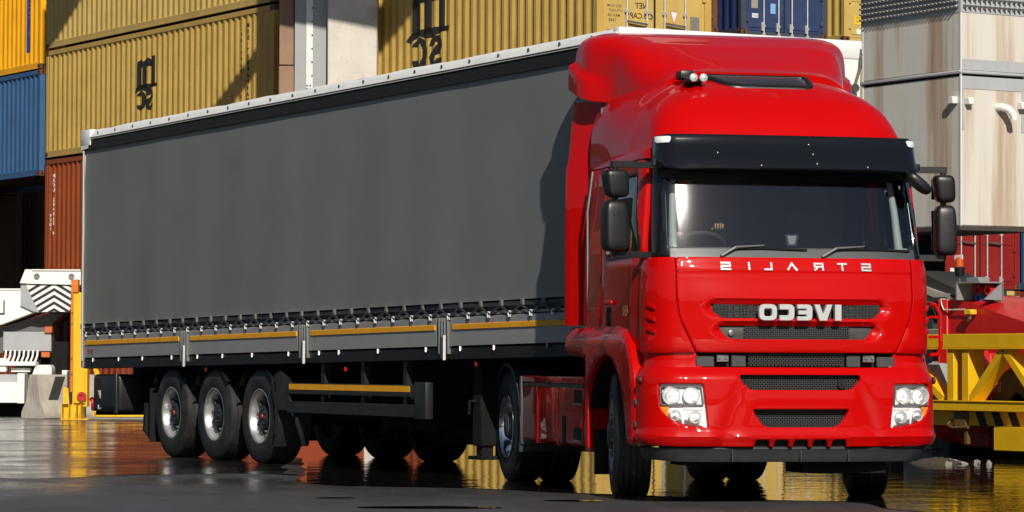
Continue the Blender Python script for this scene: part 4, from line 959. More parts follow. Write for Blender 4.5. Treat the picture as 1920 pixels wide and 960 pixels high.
# hills round the harbour, behind the camera and beyond the yard
HILL = mat("hillside_scrub", (.030, .036, .022), .95, var=.5, vscale=.02, dirt=(.07, .065, .05), dirt_amt=.3, dscale=(.02, .02, .02), spec=.1)
b = MB(); rh = random.Random(11); pk = [rh.uniform(-1, 1) for _ in range(24)]
def hill(k, j):
    a = 2*pi*k/96; h = 62+sum(pk[i]*sin(a*(i+1)+pk[i+8]*6)*20/(1+i*.5) for i in range(8)); r_ = 420+j*70+pk[int(k) % 24]*12
    return (r_*sin(a), r_*cos(a), (-2, .45, .85, 1.0, .9)[int(j)]*h if j else -2)
b.grid(hill, list(range(97)), [0, 1, 2, 3, 4]); struct(b.build("hills", HILL, None, 60))

# ================================================================== CONTAINERS
O0 = Vector((-1.82, 53.04, 0)); AV = Vector((.313, -.950, 0)).normalized(); WV = Vector((-AV.y, AV.x, 0)); CRZ = atan2(AV.y, AV.x)
PER = .278
def breaks(L):
    xs = []; a = .16; n = int((L-.32)/PER); p = (L-.32)/n
    for i in range(n): xs += [a+i*p, a+i*p+.26*p, a+i*p+.5*p, a+i*p+.76*p]
    xs.append(L-.16); return xs
def prof_y(xs, x):
    YV = (.010, .010, .046, .046)
    if x <= xs[0] or x >= xs[-1]: return .010
    lo, hi = 0, len(xs)-1
    while hi-lo > 1:
        m = (lo+hi)//2
        if xs[m] <= x: lo = m
        else: hi = m
    t = (x-xs[lo])/(xs[hi]-xs[lo]); return YV[lo % 4]*(1-t)+YV[hi % 4]*t
def clip(poly, x, keep_hi):
    out = []
    for i in range(len(poly)):
        a, c = poly[i-1], poly[i]; ia = (a[0] >= x) == keep_hi; ic = (c[0] >= x) == keep_hi
        if ia != ic: t = (x-a[0])/(c[0]-a[0]); out.append((x, a[1]+(c[1]-a[1])*t))
        if ic: out.append(c)
    return out
def drape(mb, polys, xs, eps=.004):
    for p in polys:
        x0 = min(v[0] for v in p); x1 = max(v[0] for v in p); cuts = [x0]+[x for x in xs if x0 < x < x1]+[x1]
        for a, c in zip(cuts, cuts[1:]):
            q = clip(clip(p, a+1e-7, True), c-1e-7, False)
            if len(q) >= 3: mb.add([(x, prof_y(xs, x)-eps, z) for x, z in q], [tuple(range(len(q)))])
def poly_tris(poly):
    P = ccw(poly); vo, eo, fo, *_ = delaunay_2d_cdt([Vector(v) for v in P], [(i, (i+1) % len(P)) for i in range(len(P))], [], 1, 1e-6)
    return [[(vo[i].x, vo[i].y) for i in f] for f in fo]
CCOL = {}
def cmat(name, rgb, dirt, amt=.25):
    return mat("container_"+name, rgb, .48, 0, 0, var=.13, vscale=1.3, dirt=dirt, dirt_amt=amt, dscale=(2.2, 2.2, .55), bump=.02, bscale=1.3, spec=.35, rvar=.08)
MUST = cmat("mustard", (.50, .33, .08), (.22, .12, .04), .30)
MUST2 = cmat("mustard_pale", (.52, .36, .105), (.28, .16, .06), .24)
AMBR = cmat("amber", (.90, .42, .008), (.35, .14, .01), .18)
BLUE = cmat("blue", (.042, .115, .25), (.03, .05, .08), .22)
NAVY = cmat("navy", (.018, .032, .10), (.04, .04, .05), .25)
ORNG = cmat("rust_orange", (.30, .062, .016), (.14, .035, .012), .3)
BRICK = cmat("brick_red", (.26, .05, .02), (.1, .03, .015), .3)
DRED = cmat("dark_red", (.22, .012, .010), (.10, .02, .012), .2)
OLIVE = cmat("olive", (.16, .12, .035), (.07, .05, .02), .3)
BROWN = cmat("brown", (.07, .035, .02), (.03, .02, .012), .3)
RUSTM = cmat("rusty_frame", (.15, .055, .025), (.06, .03, .02), .4)
PRINT = mat("print_black", (.012, .011, .010), .6)
PRINTB = mat("print_brown", (.05, .022, .012), .6)
PRINTW = mat("print_white", (.7, .68, .64), .6)
BARM = mat("galvanised_bar", (.62, .62, .60), .35, .5, var=.15, vscale=9)
_cast = {}
def container(label, m, t, w, z, L=12.19, H=2.59, group="shipping containers stacked in the yard", prints=None, door=True, frame=None, doorprints=None, doorm=None, bars=True, lite=False, hazard=False):
    fr = frame or m; Wd = 2.44
    p = O0+AV*t+WV*w; r = thing("shipping_container", label, "container", (p.x, p.y, z), CRZ, group)
    xs = breaks(L)
    b = MB(); z0, z1 = .16, H-.11
    YV = (.010, .010, .046, .046)
    vs = []
    for i, x in enumerate([.1]+xs+[L-.1]):
        y = .010 if i == 0 or i > len(xs) else YV[(i-1) % 4]
        vs += [(x, y, z0), (x, y, z1)]
    b.add(vs, [(2*i, 2*i+2, 2*i+3, 2*i+1) for i in range(len(vs)//2-1)]); b.build("side_panel", m, r, 0)
    b = MB(); b.box(.08, L-.10, 2.39, 2.42, .1, H-.08); b.build("side_panel", m, r, 0)
    b = MB(); b.box(.05, L-.05, .02, 2.42, H-.05, H-.03); b.build("roof_panel", m, r, 0)
    b = MB(); b.box(.03, .06, .1, 2.34, .1, H-.08); b.build("end_panel", m, r, 0)
    b = MB(); b.box(.05, L-.05, .05, 2.39, .10, .14); b.build("floor_panel", BROWN, r, 0)
    for y in (0, 2.38):
        b = MB(); b.box(.12, L-.12, y, y+.06, H-.115, H-.005, .006); b.build("top_rail", fr, r, 0)
        b = MB(); b.box(.12, L-.12, y, y+.055, .012, .165, .006); b.box(.12, L-.12, y-.012 if y == 0 else y+.05, y+.005 if y == 0 else y+.067, .012, .035); b.build("bottom_rail", fr, r, 0)
    for x in (0, L-.14):
        for y in (0, Wd-.14):
            b = MB(); b.box(x, x+.14, y, y+.14, .118, H-.118, .012); b.build("corner_post", fr, r, 0)
    for x in (-.005, L-.173):
        for y in (-.006, Wd-.156):
            for zz in (0, H-.118):
                if 'c' not in _cast:
                    b = MB(); b.box(0, .178, 0, .162, 0, .118, .006)
                    o = b.build("corner_casting", RUSTM, r, 0); o.location = (x, y, zz); _cast['c'] = o
                    b = MB(); b.prism([(.05+.03*cos(a), .06+.042*sin(a)) for a in [i*pi/6 for i in range(12)]], lambda u, v, d: (u+.04, -.002+d, v), 0, .001)
                    b.prism([(.05+.03*cos(a), .06+.042*sin(a)) for a in [i*pi/6 for i in range(12)]], lambda u, v, d: (.18+d, u+.03, v), 0, .001); b.build("casting_hole", GBK, o, 0)
                else:
                    o = share(_cast['c'], r, (x, y, zz)); share(_cast['c'].children[0], o)
    if not door: 
        b = MB(); b.box(L-.06, L-.03, .1, 2.34, .1, H-.08); b.build("end_panel", m, r, 0)
    else:
        dm = doorm or m
        b = MB(); b.box(L-.12, L-.02, .14, Wd-.14, .0, .10, .006); b.build("door_sill", fr, r, 0)
        b = MB(); b.box(L-.12, L-.02, .14, Wd-.14, H-.11, H-.0, .006); b.build("door_header", fr, r, 0)
        for y0, y1 in ((.145, 1.213), (1.227, 2.295)):
            b = MB(); b.box(L-.07, L-.03, y0, y1, .11, H-.12); d = b.build("door", dm, r, 0)
            hh = (H-.26)/3
            for k in range(3):
                b = MB(); b.box(L-.04, L-.012, y0+.07, y1-.07, .15+k*hh+.02, .15+(k+1)*hh-.03, .012); b.build("door_panel", dm, d, 0)
            b = MB(); yy = y0 if y0 < .5 else y1-.02
            for zz in (.35, .95, 1.6, 2.2): b.box(L-.05, L+.012, yy-.03, yy+.05, zz-.05, zz+.05, .008)
            b.build("hinge", fr, d, 0)
        b = MB(); b.box(L-.03, L-.008, 1.205, 1.235, .12, H-.13); b.build("door_gasket", GBK, r, 0)
        if bars:
            for i, y in enumerate((.61, 1.03, 1.41, 1.85)):
                b = MB(); b.tube([(L+.025, y, .02), (L+.025, y, H-.03)], .018, 8); o = b.build("locking_bar", BARM, r)
                b = MB()
                for zz in (.03, .22, 1.3, H-.3, H-.1): b.box(L-.01, L+.045, y-.04, y+.04, zz-.03, zz+.03, .006)
                b.box(L+.0, L+.05, y-.02-.05, y+.02-.04, .1, .3, .005); b.build("bar_bracket", BARM, o, 0)
            for y in (.82, 1.63):
                b = MB(); b.bar((L+.05, y-.22, 1.12), (L+.055, y+.2, 1.08), .02, .035); b.build("door_handle", STEEL, r)
    if hazard:
        for y0 in (.35, 1.45):
            b = MB(); b.box(L-.018, L-.0165, y0, y0+.6, H-.085, H-.035); hp = b.build("hazard_strip", mat("print_yellow", (.75, .5, .03), .5), r, 0)
            b = MB()
            for k in range(6): b.add([(L-.015, y0+.02+k*.1, H-.085), (L-.015, y0+.07+k*.1, H-.085), (L-.015, y0+.03+k*.1, H-.035), (L-.015, y0-.02+k*.1, H-.035)], [(0, 1, 2, 3)])
            b.build("hazard_stripe", PRINT, hp, 0)
    if prints: prints(r, xs)
    if doorprints: doorprints(r, L, lambda y, z, d=0.: (L-.010+d*0+.002, y, z))
    return r
def logo(sx, sz, x0, zb, zm_, zt):
    """stacked m / S C device, mirrored, as polygons in side coordinates"""
    X = lambda u: x0+u*sx
    lo = lambda v: zb+v*(zm_-zb); up = lambda v: zm_+v*(zt-zm_)
    P = []
    for a, c in ((.0, .25), (.33, .57), (.80, 1.0)): P.append([(X(a), up(.03)), (X(c), up(.03)), (X(c), up(.69)), (X(a), up(.69))])
    P.append([(X(.0), up(.69)), (X(.57), up(.69)), (X(.80), up(.69)), (X(1.0), up(.69)), (X(1.0), up(1.0)), (X(.80), up(.97)), (X(.78), up(.88)), (X(.66), up(.95)), (X(.55), up(.97)), (X(.42), up(.92)), (X(.34), up(.86)), (X(.26), up(.94)), (X(.14), up(.95)), (X(.02), up(.88))])
    P.append([(X(-.20), up(-.06)), (X(-.10), up(-.12)), (X(.20), up(.02)), (X(.40), up(-.06)), (X(.62), up(-.05)), (X(.95), up(.05)), (X(1.15), up(.02)), (X(1.17), up(.13)), (X(.85), up(.15)), (X(.3), up(.15)), (X(.0), up(.09)), (X(-.14), up(.05))])
    # mirrored C
    P.append([(X(-.02), lo(.72)), (X(.16), lo(.70)), (X(.20), lo(.80)), (X(.26), lo(.80)), (X(.30), lo(.6)), (X(.30), lo(.38)), (X(.25), lo(.2)), (X(.20), lo(.2)), (X(.15), lo(.30)), (X(-.02), lo(.30)), (X(.05), lo(.10)), (X(.22), lo(-.02)), (X(.36), lo(.10)), (X(.47), lo(.35)), (X(.48), lo(.6)), (X(.38), lo(.85)), (X(.26), lo(.98)), (X(.12), lo(.95))])
    # mirrored S
    P.append([(X(.52), lo(.66)), (X(.70), lo(.68)), (X(.74), lo(.78)), (X(.78), lo(.72)), (X(.70), lo(.58)), (X(.56), lo(.50)), (X(.52), lo(.35)), (X(.54), lo(.12)), (X(.66), lo(.0)), (X(.84), lo(.02)), (X(.93), lo(.15)), (X(.94), lo(.28)), (X(.76), lo(.28)), (X(.72), lo(.18)), (X(.69), lo(.24)), (X(.72), lo(.36)), (X(.88), lo(.45)), (X(.95), lo(.6)), (X(.93), lo(.82)), (X(.84), lo(.96)), (X(.66), lo(.97)), (X(.55), lo(.86))])
    return sum((poly_tris(p) for p in P), [])
def column_text(mb, word, xc, ztop, size, pitch, xs, bold=.045):
    for i, ch in enumerate(word):
        if ch == ' ': continue
        tr = text_tris(ch, size, bold); w = text_w(tr); drape(mb, [[(xc-w/2+x, ztop-size-i*pitch+z) for x, z in t] for t in tr], xs, .005)
def logo_print(sx, x0, zb, zm_, zt, cols=()):
    def f(r, xs):
        b = MB(); drape(b, logo(sx, 1, x0, zb, zm_, zt), xs); b.build("company_mark", PRINT, r, 0)
        b = MB()
        for wd, xc, zz, s, p in cols: column_text(b, wd, xc, zz, s, p, xs)
        if cols: b.build("side_lettering", PRINTB, r, 0)
    return f
def col_print(cols, m):
    def f(r, xs):
        b = MB()
        for wd, xc, zz, s, p in cols: column_text(b, wd, xc, zz, s, p, xs)
        b.build("side_lettering", m, r, 0)
    return f
ZT = (.15, 3.08, 6.03, 8.67)
# --- bay A, front row
container("rust orange container at the bottom of the stack left of the lorry's rear", ORNG, 0, 0, ZT[0], H=2.9, door=False)
container("rust orange container with white upright lettering, behind the white counterweight", ORNG, 0, 0, ZT[1], H=2.9, door=False,
          prints=col_print([("MSCU 284017 4", .52, 2.55, .09, .115), ("22G1", .38, 2.6, .08, .11), ("45G1", .30, 1.6, .08, .11)], PRINTW))
container("mustard corrugated container with the small black company mark, above the orange one", MUST, 0, 0, ZT[2], prints=logo_print(.92, 5.30, .78, 1.27, 2.0, [("MEDITERRANEAN", 10.96, 2.30, .095, .133), ("SHIPPING CO.", 10.66, 2.12, .075, .133)]))
container("mustard container on top of the stack, its lower half showing above the marked one", MUST2, 0, 0, ZT[3])
container("brick red container standing alone in front of the row, seen only beneath the trailer", BRICK, 6.4, -3.7, .05, L=12.19, door=False)
# --- bay B, front row
container("brick red container at ground level behind the trailer's middle", BRICK, 12.54, 0, ZT[0], L=6.06, H=2.9, door=False)
container("mustard container at ground level seen past the drive wheels", MUST, 18.65, 0, ZT[0], L=6.08, H=2.9)
container("navy container hidden behind the grey curtain of the trailer", NAVY, 12.54, 0, ZT[1], H=2.9)
def door_y(r, L, fm):
    b = MB(); fx = L+.0035
    fm2 = lambda y, z: (L-.011, y, z)
    flat_text(b, "NET", .105, fm2, .80, 1.36, .02); flat_text(b, "CU.CAP.", .105, fm2, .66, 1.18, .02)
    for i, s in enumerate(("33.2 CU.M", "1,172 CU.FT", "MAX GR", "TARE")): flat_text(b, s, .05, fm2, .22+.02*(i % 2), 1.36-.085*i, .01)
    b.build("door_lettering", PRINTB, r, 0)
    b = MB(); b.add([(L-.0105, 1.54, 1.35), (L-.0105, 1.72, 1.35), (L-.0105, 1.63, 1.12)], [(0, 1, 2)]); o = b.build("warning_triangle", mat("triangle_red", (.5, .05, .03), .5), r, 0)
    b = MB(); b.add([(L-.0085, 1.556, 1.342), (L-.0085, 1.704, 1.342), (L-.0085, 1.63, 1.148)], [(0, 1, 2)]); b.build("triangle_field", PRINTW, o, 0)
    b = MB(); b.box(L-.0115, L-.006, 1.98, 2.17, .95, 1.28); b.build("data_plate", mat("plate_grey", (.2, .18, .15), .5, var=.3, vscale=40), r, 0)
container("mustard container with the largest black company mark and white locking bars above the trailer roof", MUST, 12.54, 0, ZT[2], prints=logo_print(1.22, 5.56, .72, 1.36, 2.3, [("MEDITERRANEAN", 11.42, 2.02, .11, .137), ("SHIPPING", 11.13, 1.72, .085, .137)]), doorm=MUST2, doorprints=door_y)
# --- bay behind on the left
def blue_stripe(r, xs):
    L = 12.19; b = MB(); drape(b, poly_tris(rect(L-.92, L-.66, .45, 2.5)), xs); o = b.build("name_stripe", mat("stripe_blue", (.03, .05, .24), .5), r, 0)
    b = MB(); column_text(b, "*DNALZ", L-.79, 2.35, .15, .19, xs, .02) if False else None
    for i, ch in enumerate("OCEVAN*"):
        pass
    tr = text_tris("P&O*", .17, .02); w = text_w(tr)
    # rotated a quarter turn, reading up the stripe
    for i, ch in enumerate(")ZZ)*"):
        t2 = text_tris(ch, .13, .01); wq = text_w(t2); drape(b, [[(L-.79-wq/2+x, 1.78-i*.23+z) for x, z in t] for t in t2], xs, .007)
    b.build("stripe_lettering", mat("print_gold", (.7, .5, .2), .5), o, 0)
def left_bay():
    t = -12.54
    container("amber yellow container with blue upright name stripe at the far left", AMBR, t, 0, ZT[2]+2.21, prints=blue_stripe, door=True)
    container("bright blue corrugated container below the amber one at the far left", BLUE, t, 0, ZT[2]-.40, door=False)
    for k in (0, 1): container("grey brown short container carrying the blue one, %s" % ("at ground level" if k == 0 else "second from the ground"), BROWN, t, 0, .02+k*2.79, L=5.2, H=2.78, door=False)
    def olv(r, xs):
        b = MB(); drape(b, logo(.30, 1, 10.50, 1.72, 1.93, 2.2), xs); b.build("company_mark", PRINT, r, 0)
    container("olive container with dark company mark in the shade under the blue one", OLIVE, t+.0, 3.3, 2.95, L=11.0, H=2.85, prints=olv, door=False)
    container("olive container at ground level in the shade at the far left", OLIVE, t, 3.3, .1, L=11.0, H=2.8, door=False)
    def nv(r, xs):
        b = MB()
        for i, ch in enumerate("GEVAV"):
            tr = text_tris(ch, .2, .02); w = text_w(tr); drape(b, [[(11.95-w/2+x, 2.1-i*.36+z) for x, z in q] for q in tr], xs, .005)
        b.build("side_lettering", mat("print_pale_blue", (.25, .3, .4), .6), r, 0)
    container("dark red container squeezed between olive and navy ones in deep shade", DRED, t, 6.2, 2.95, L=11.9, H=2.85, door=False)
    container("navy container with pale upright letters in deep shade at far left", NAVY, t+.6, 9.0, 2.95, L=12.19, H=2.85, prints=nv, door=False)
    container("dark red container at ground level in the shaded gap at far left", DRED, t, 6.2, .1, L=11.9, H=2.8, door=False)
    container("navy container at ground level in the shaded gap at far left", NAVY, t+.6, 9.0, .1, L=12.19, H=2.8, door=False)
left_bay()
# --- right-hand rows (their door ends face the lorry)
def door_blue(r, L, fm):
    for nm, y0, y1, z0, z1, m in (("document_plate", .28, .46, .62, 1.0, mat("plate_sand", (.3, .27, .2), .5)), ("number_label", .30, .47, .40, .50, PRINTW), ("blue_sticker", .82, .96, .52, .75, mat("sticker_blue", (.2, .4, .65), .5))):
        b = MB(); b.box(L-.0115, L-.006, y0, y1, z0, z1); b.build(nm, m, r, 0)
    b = MB(); flat_text(b, "2210", .05, lambda y, z: (L-.004, y, z), .33, .425, .01); b.build("label_lettering", PRINT, r, 0)
def door_amber(r, L, fm):
    b = MB(); b.box(L-.0115, L-.006, .30, .62, .42, .62); o = b.build("caution_label", mat("print_yellow", (.75, .5, .03), .5), r, 0)
    b = MB(); flat_text(b, "CAUTION", .05, lambda y, z: (L-.004, y, z), .34, .55, .01); flat_text(b, "FLIGHT HOLD"[:9], .05, lambda y, z: (L-.004, y, z), .34, .46, .01); b.build("label_lettering", PRINT, o, 0)
    b = MB(); b.lathe([(0, .07), (.004, .07), (.004, .05), (.002, 0)], 14, 'x', (L-.011, .42, .25)); b.build("round_label", PRINTW, r, 0)
for k in range(4):
    H = 2.9 if k < 2 else 2.59
    container("brown container of the row half hidden behind the mustard doors, %s" % ("lowest", "second up", "third up", "topmost")[k], (MUST, BROWN, OLIVE, BROWN)[k], 0, 8.86, ZT[k], H=H, frame=RUSTM)
container("mustard container at ground level in the row behind the cab", MUST, 0, 11.96, ZT[0], H=2.9)
container("orange container second up in the row behind the cab", ORNG, 0, 11.96, ZT[1], H=2.9)
container("brick red container with hazard strips on its header, under the navy doors", BRICK, 0, 11.96, ZT[2], hazard=True, frame=RUSTM)
container("navy blue container with white locking bars and small stickers above the cab roof", NAVY, 0, 11.96, ZT[3], doorprints=door_blue, doorm=cmat("navy_door", (.030, .048, .12), (.05, .06, .1), .2), frame=cmat("navy_frame", (.05, .06, .085), (.1, .07, .05), .4))
container("mustard container at ground level right of the cab, hazard strips on its header", MUST2, 0, 14.9, ZT[0], H=2.76, hazard=True)
container("olive container second up behind the right mirror", OLIVE, 0, 14.9, 2.95, H=2.9)
container("mustard container with hazard strips, third up beside the white tower", MUST, 0, 14.9, ZT[2], hazard=True, frame=RUSTM)
container("amber mustard container with caution label, topmost beside the white tower", MUST2, 0, 14.9, ZT[3], doorprints=door_amber)
container("pale mustard container at ground level under the dark red doors", MUST2, 0, 17.75, ZT[0], H=2.76, hazard=True)
def door_red(r, L, fm):
    b = MB(); b.box(L-.0115, L-.006, .30, .44, .40, .48); b.build("number_label", PRINTW, r, 0)
    b = MB(); f2 = lambda y, z: (L-.010, y, z)
    flat_text(b, "450 02", .07, f2, .70, 2.05, .01); flat_text(b, "CONTNR", .05, f2, .68, 2.22, .01); flat_text(b, "22 G1", .06, f2, .2, 2.12, .01); b.build("door_lettering", PRINTW, r, 0)
container("dark red container with four locking bars under the white tower", DRED, 0, 17.75, 2.95, H=2.9, doorprints=door_red)
container("brown container above the dark red one behind the white tower", BROWN, 0, 17.75, 5.9, H=2.59)
container("blue container at the right edge of the picture, second up", BLUE, 0, 20.6, 2.95, H=2.9)
container("rust orange container at ground level at the right edge", ORNG, 0, 20.6, ZT[0], H=2.76)
container("mustard container third up at the right edge", MUST, 0, 20.6, 5.9)
container("blue container topmost at the right edge", BLUE, 0, 20.6, 8.55)
# ================================================================== CRANE LEG BEHIND THE TRAILER
CAMP = Vector((-7.866, -24.054, 1.109))
FH = Vector((sin(YAW), cos(YAW), 0)); RH = Vector((cos(YAW), -sin(YAW), 0))
def place(lat, dist, z=0.): p = CAMP+RH*lat+FH*dist; return Vector((p.x, p.y, z))
CONC = mat("stained_concrete", (.58, .54, .48), .8, var=.15, vscale=1.5, dirt=(.30, .24, .19), dirt_amt=.35, dscale=(1, 1, 1), bump=.004, bscale=14)
CGREY = mat("crane_grey", (.30, .32, .32), .5, var=.06, vscale=2, dirt=(.2, .19, .18), dirt_amt=.15, dscale=(2, 2, .3))
CBROWN = mat("crane_brown", (.26, .15, .09), .6, var=.2, vscale=2, dirt=(.12, .06, .04), dirt_amt=.3, dscale=(3, 3, .3))
dC = 61.6; kC = dC/5937
CL = thing("gantry_crane", "grey and beige steel upright of a gantry crane standing between the mustard containers", "crane", place((612-960)*kC, dC), -YAW)
cu = lambda u: (u-612)*kC
b = MB(); b.box(cu(612), cu(704), .0, .7, .25, 6.28, .02); b.box(cu(611), cu(705.5), -.012, .7, 6.30, 24, .02); b.build("column", CONC, CL)
b = MB(); b.box(cu(548), cu(610.5), .22, .8, 0.25, 24, .01); b.build("side_column", CGREY, CL)
b = MB(); b.box(cu(570), cu(583), .19, .218, 0.25, 24, .004); sp = b.build("splice_plate", mat("plate_white", (.66, .67, .66), .45, var=.08), CL)
bo = None
for k in range(26):
    z = 5.4+k*.265
    if bo is None:
        b = MB(); b.lathe([(0, .017), (.012, .017), (.016, .008), (.016, 0)], 6, 'y', flip=-1); bo = b.build("bolt", HUB, sp, 0); bo.location = (cu(581.5), .19, z)
    else: share(bo, sp, (cu(581.5), .19, z))
for k in range(4):
    for j in range(2): share(bo, sp, (cu(572.5)+.06*j, .19, 6.35+k*.06))
b = MB(); b.box(cu(518), cu(546), .35, .8, 6.95, 24, .01); b.box(cu(518), cu(547), .33, .8, 0.25, 6.93, .01); b.build("brown_column", CBROWN, CL)
b = MB(); b.box(cu(515), cu(708), -.2, .9, 0.001, .25, .02); b.build("footing", CGREY, CL)
b = MB(); b.box(-16, 9, -1.2, .9, 24, 25.6, .05); b.build("girder", CGREY, CL)
# inclined braces of the same crane, above the picture; their shadows slant across the container sides
W2L = Matrix.Translation(CL.location) @ Matrix.Rotation(-YAW, 4, 'Z'); W2L = W2L.inverted()
def brace(poly, L):
    b = MB(); nn = len(poly)
    vs = [W2L @ (O0+AV*t+Vector((0, 0, z))+s_dir*L+WV*o) for o in (0, .25) for t, z in poly]
    b.add([tuple(v) for v in vs], [tuple(range(nn)), tuple(range(2*nn-1, nn-1, -1))]+[(i, (i+1) % nn, nn+(i+1) % nn, nn+i) for i in range(nn)]); b.build("brace", CGREY, CL, 0)
def ln(a, c, z): return a[0]+(c[0]-a[0])*(z-a[1])/(c[1]-a[1])
brace([(-.2, 8.45), (10.7, 14.5), (8.3, 14.5), (-.2, 9.8)], 13)
for a, c, wd, zl_ in (((12.72, 7.98), (10.1, 6.6), .75, 5.0), ((18.46, 8.09), (16.66, 7.16), 1.6, 4.)):
    brace([(ln(a, c, zl_), zl_), (ln(a, c, 14.5), 14.5), (ln(a, c, 14.5)-wd, 14.5), (ln(a, c, zl_)-wd, zl_)], 13)
# ================================================================== WHITE RUST-STREAKED TOWER
def rust_mat():
    m = bpy.data.materials.new("rusty_white_steel"); m.use_nodes = True; n = m.node_tree.nodes; l = m.node_tree.links; p = n["Principled BSDF"]; p.inputs["Roughness"].default_value = .55
    tc = n.new("ShaderNodeTexCoord"); q = n.new("ShaderNodeMapping"); q.inputs["Scale"].default_value = (1.9, 1.9, .10); l.new(tc.outputs["Object"], q.inputs[0])
    z = n.new("ShaderNodeTexNoise"); z.inputs["Scale"].default_value = 1.4; z.inputs["Detail"].default_value = 7; z.inputs["Roughness"].default_value = .62; l.new(q.outputs[0], z.inputs["Vector"])
    cr = n.new("ShaderNodeValToRGB"); e = cr.color_ramp.elements; e[0].position = .36; e[0].color = (.60, .60, .57, 1); e[1].position = .84; e[1].color = (.24, .12, .06, 1)
    x = e.new(.50); x.color = (.60, .56, .49, 1); x = e.new(.60); x.color = (.46, .37, .28, 1); x = e.new(.71); x.color = (.36, .23, .14, 1); l.new(z.outputs["Fac"], cr.inputs[0]); l.new(cr.outputs[0], p.inputs["Base Color"])
    b2 = n.new("ShaderNodeBump"); b2.inputs["Distance"].default_value = .004; z2 = n.new("ShaderNodeTexNoise"); z2.inputs["Scale"].default_value = 3; l.new(tc.outputs["Object"], z2.inputs["Vector"]); l.new(z2.outputs["Fac"], b2.inputs["Height"]); l.new(b2.outputs[0], p.inputs["Normal"]); return m
RUSTW = rust_mat(); FLG = mat("flange_grey", (.40, .41, .42), .45, var=.06, vscale=3, dirt=(.3, .22, .15), dirt_amt=.15, dscale=(3, 3, .4))
tw = Vector((7.285, 15.49, 0)); rgt = Vector((8.312-7.277, 15.908-15.456, 0)); lft = Vector((6.628-7.277, 17.544-15.456, 0))
TA = atan2(-lft.x, lft.y); LW = 1.10; LD = lft.length*1.0; Z0 = 2.965; ZS = 4.985
TWR = thing("crane_tower", "big white box tower streaked with rust, hanging over the red container right of the cab", "tower", (tw.x, tw.y, 0), TA)
# local x along the right-hand (sunlit) face, local y along the left face
def tbox(name, z0, z1, m, o=0., par=TWR, bev=.012): bb = MB(); bb.box(-o, LW+o, -o, LD+o, z0, z1, bev); return bb.build(name, m, par)
tbox("lower_shell", Z0, ZS-.03, RUSTW); tbox("upper_shell", ZS+.05, 12, RUSTW, .004)
tbox("seam_flange", ZS-.0, ZS+.045, FLG, .03); tbox("seam_gap", ZS-.028, ZS-.002, DARK, -.01); 
b = MB()
for z0, z1 in ((ZS-.20, ZS-.03), (ZS+.05, ZS+.20)): b.box(-.008, LW+.008, -.008, .02, z0, z1, .003)
b.box(-.008, .06, -.008, .02, ZS-.75, ZS-.2, .003); b.box(LW-.08, LW+.008, -.008, .02, ZS-.75, ZS-.2, .003); b.build("edge_trim", FLG, TWR)
b = MB(); b.box(-.01, .014, -.01, .014, Z0, 12); b.box(-.012, .01, LD-.03, LD+.01, Z0, 12); b.box(LW-.01, LW+.012, -.012, .01, Z0, 12); b.build("edge_strip", mat("edge_pale", (.62, .63, .63), .4), TWR)
b = MB(); b.box(-.03, LW+.03, -.03, LD+.03, Z0-.07, Z0-.002, .01); b.build("base_plate", mat("base_dark", (.05, .04, .035), .7), TWR)
b = MB(); b.box(-.012, LW+.01, -.012, LD+.01, 5.80, 12, .004); band = b.build("splice_band", FLG, TWR)
bt = None
for face in (0, 1):
    nn, ln = (13, LW) if face == 0 else (26, LD)
    for r_ in range(5 if face else 2):
        for k in range(nn):
            z = 5.88+r_*(.075 if face else .10); u = .05+(ln-.1)*k/(nn-1)
            if bt is None:
                b = MB(); b.lathe([(0, .026), (.024, .026), (.045, .016), (.075, .012), (.075, 0)], 7, 'y', flip=-1); bt = b.build("bolt", STEEL, band, 0); bt.location = (u, -.012, z)
            else: share(bt, band, (u, -.012, z) if face == 0 else (-.012, u, z), (0, 0, 0) if face == 0 else (0, 0, -pi/2))
WB = mat("lug_white", (.72, .72, .69), .45)
for x, y, z in ((.105, -.05, 4.62), (LW-.10, -.05, 4.595), (-.05, .10, 4.635), (-.05, LD*.985, 4.6)):
    b = MB(); b.box(x-.045, x+.045, y-.05, y+.05, z-.05, z+.045, .008); b.box(x-.03, x+.03, y-.0, y+.03, z-.04, z+.03); b.build("lifting_lug", WB, TWR)
b = MB(); b.tube([(.62, .01, 4.56), (.64, -.07, 4.56), (.70, -.14, 4.53), (.75, -.17, 4.46), (.765, -.175, 4.38)], [.055, .055, .054, .052, .05], 14); b.build("vent_pipe", WB, TWR)
b = MB(); b.box(.15, LW-.15, LD*.70, LD-.15, .0, Z0-.07, .02); b.box(-.2, LW+.2, LD*.6, LD+.1, 0.001, .35, .03); b.build("support_post", DARK, TWR)

# ================================================================== YELLOW LATTICE FRAME AND RED MACHINE ON THE RIGHT
YEL = mat("machine_yellow", (.72, .42, .005), .45, var=.08, vscale=4, dirt=(.35, .18, .02), dirt_amt=.15, dscale=(2, 2, 2))
MRED = mat("machine_red", (.46, .008, .008), .42, var=.1, vscale=3, dirt=(.2, .02, .015), dirt_amt=.2, dscale=(2, 2, 1), coat=.2)
p0 = place(5.285, 38.5)
YF = thing("lattice_frame", "yellow steel lattice frame with hazard striped lower edge lying right of the lorry", "steel frame", (p0.x, p0.y, 0), CRZ)
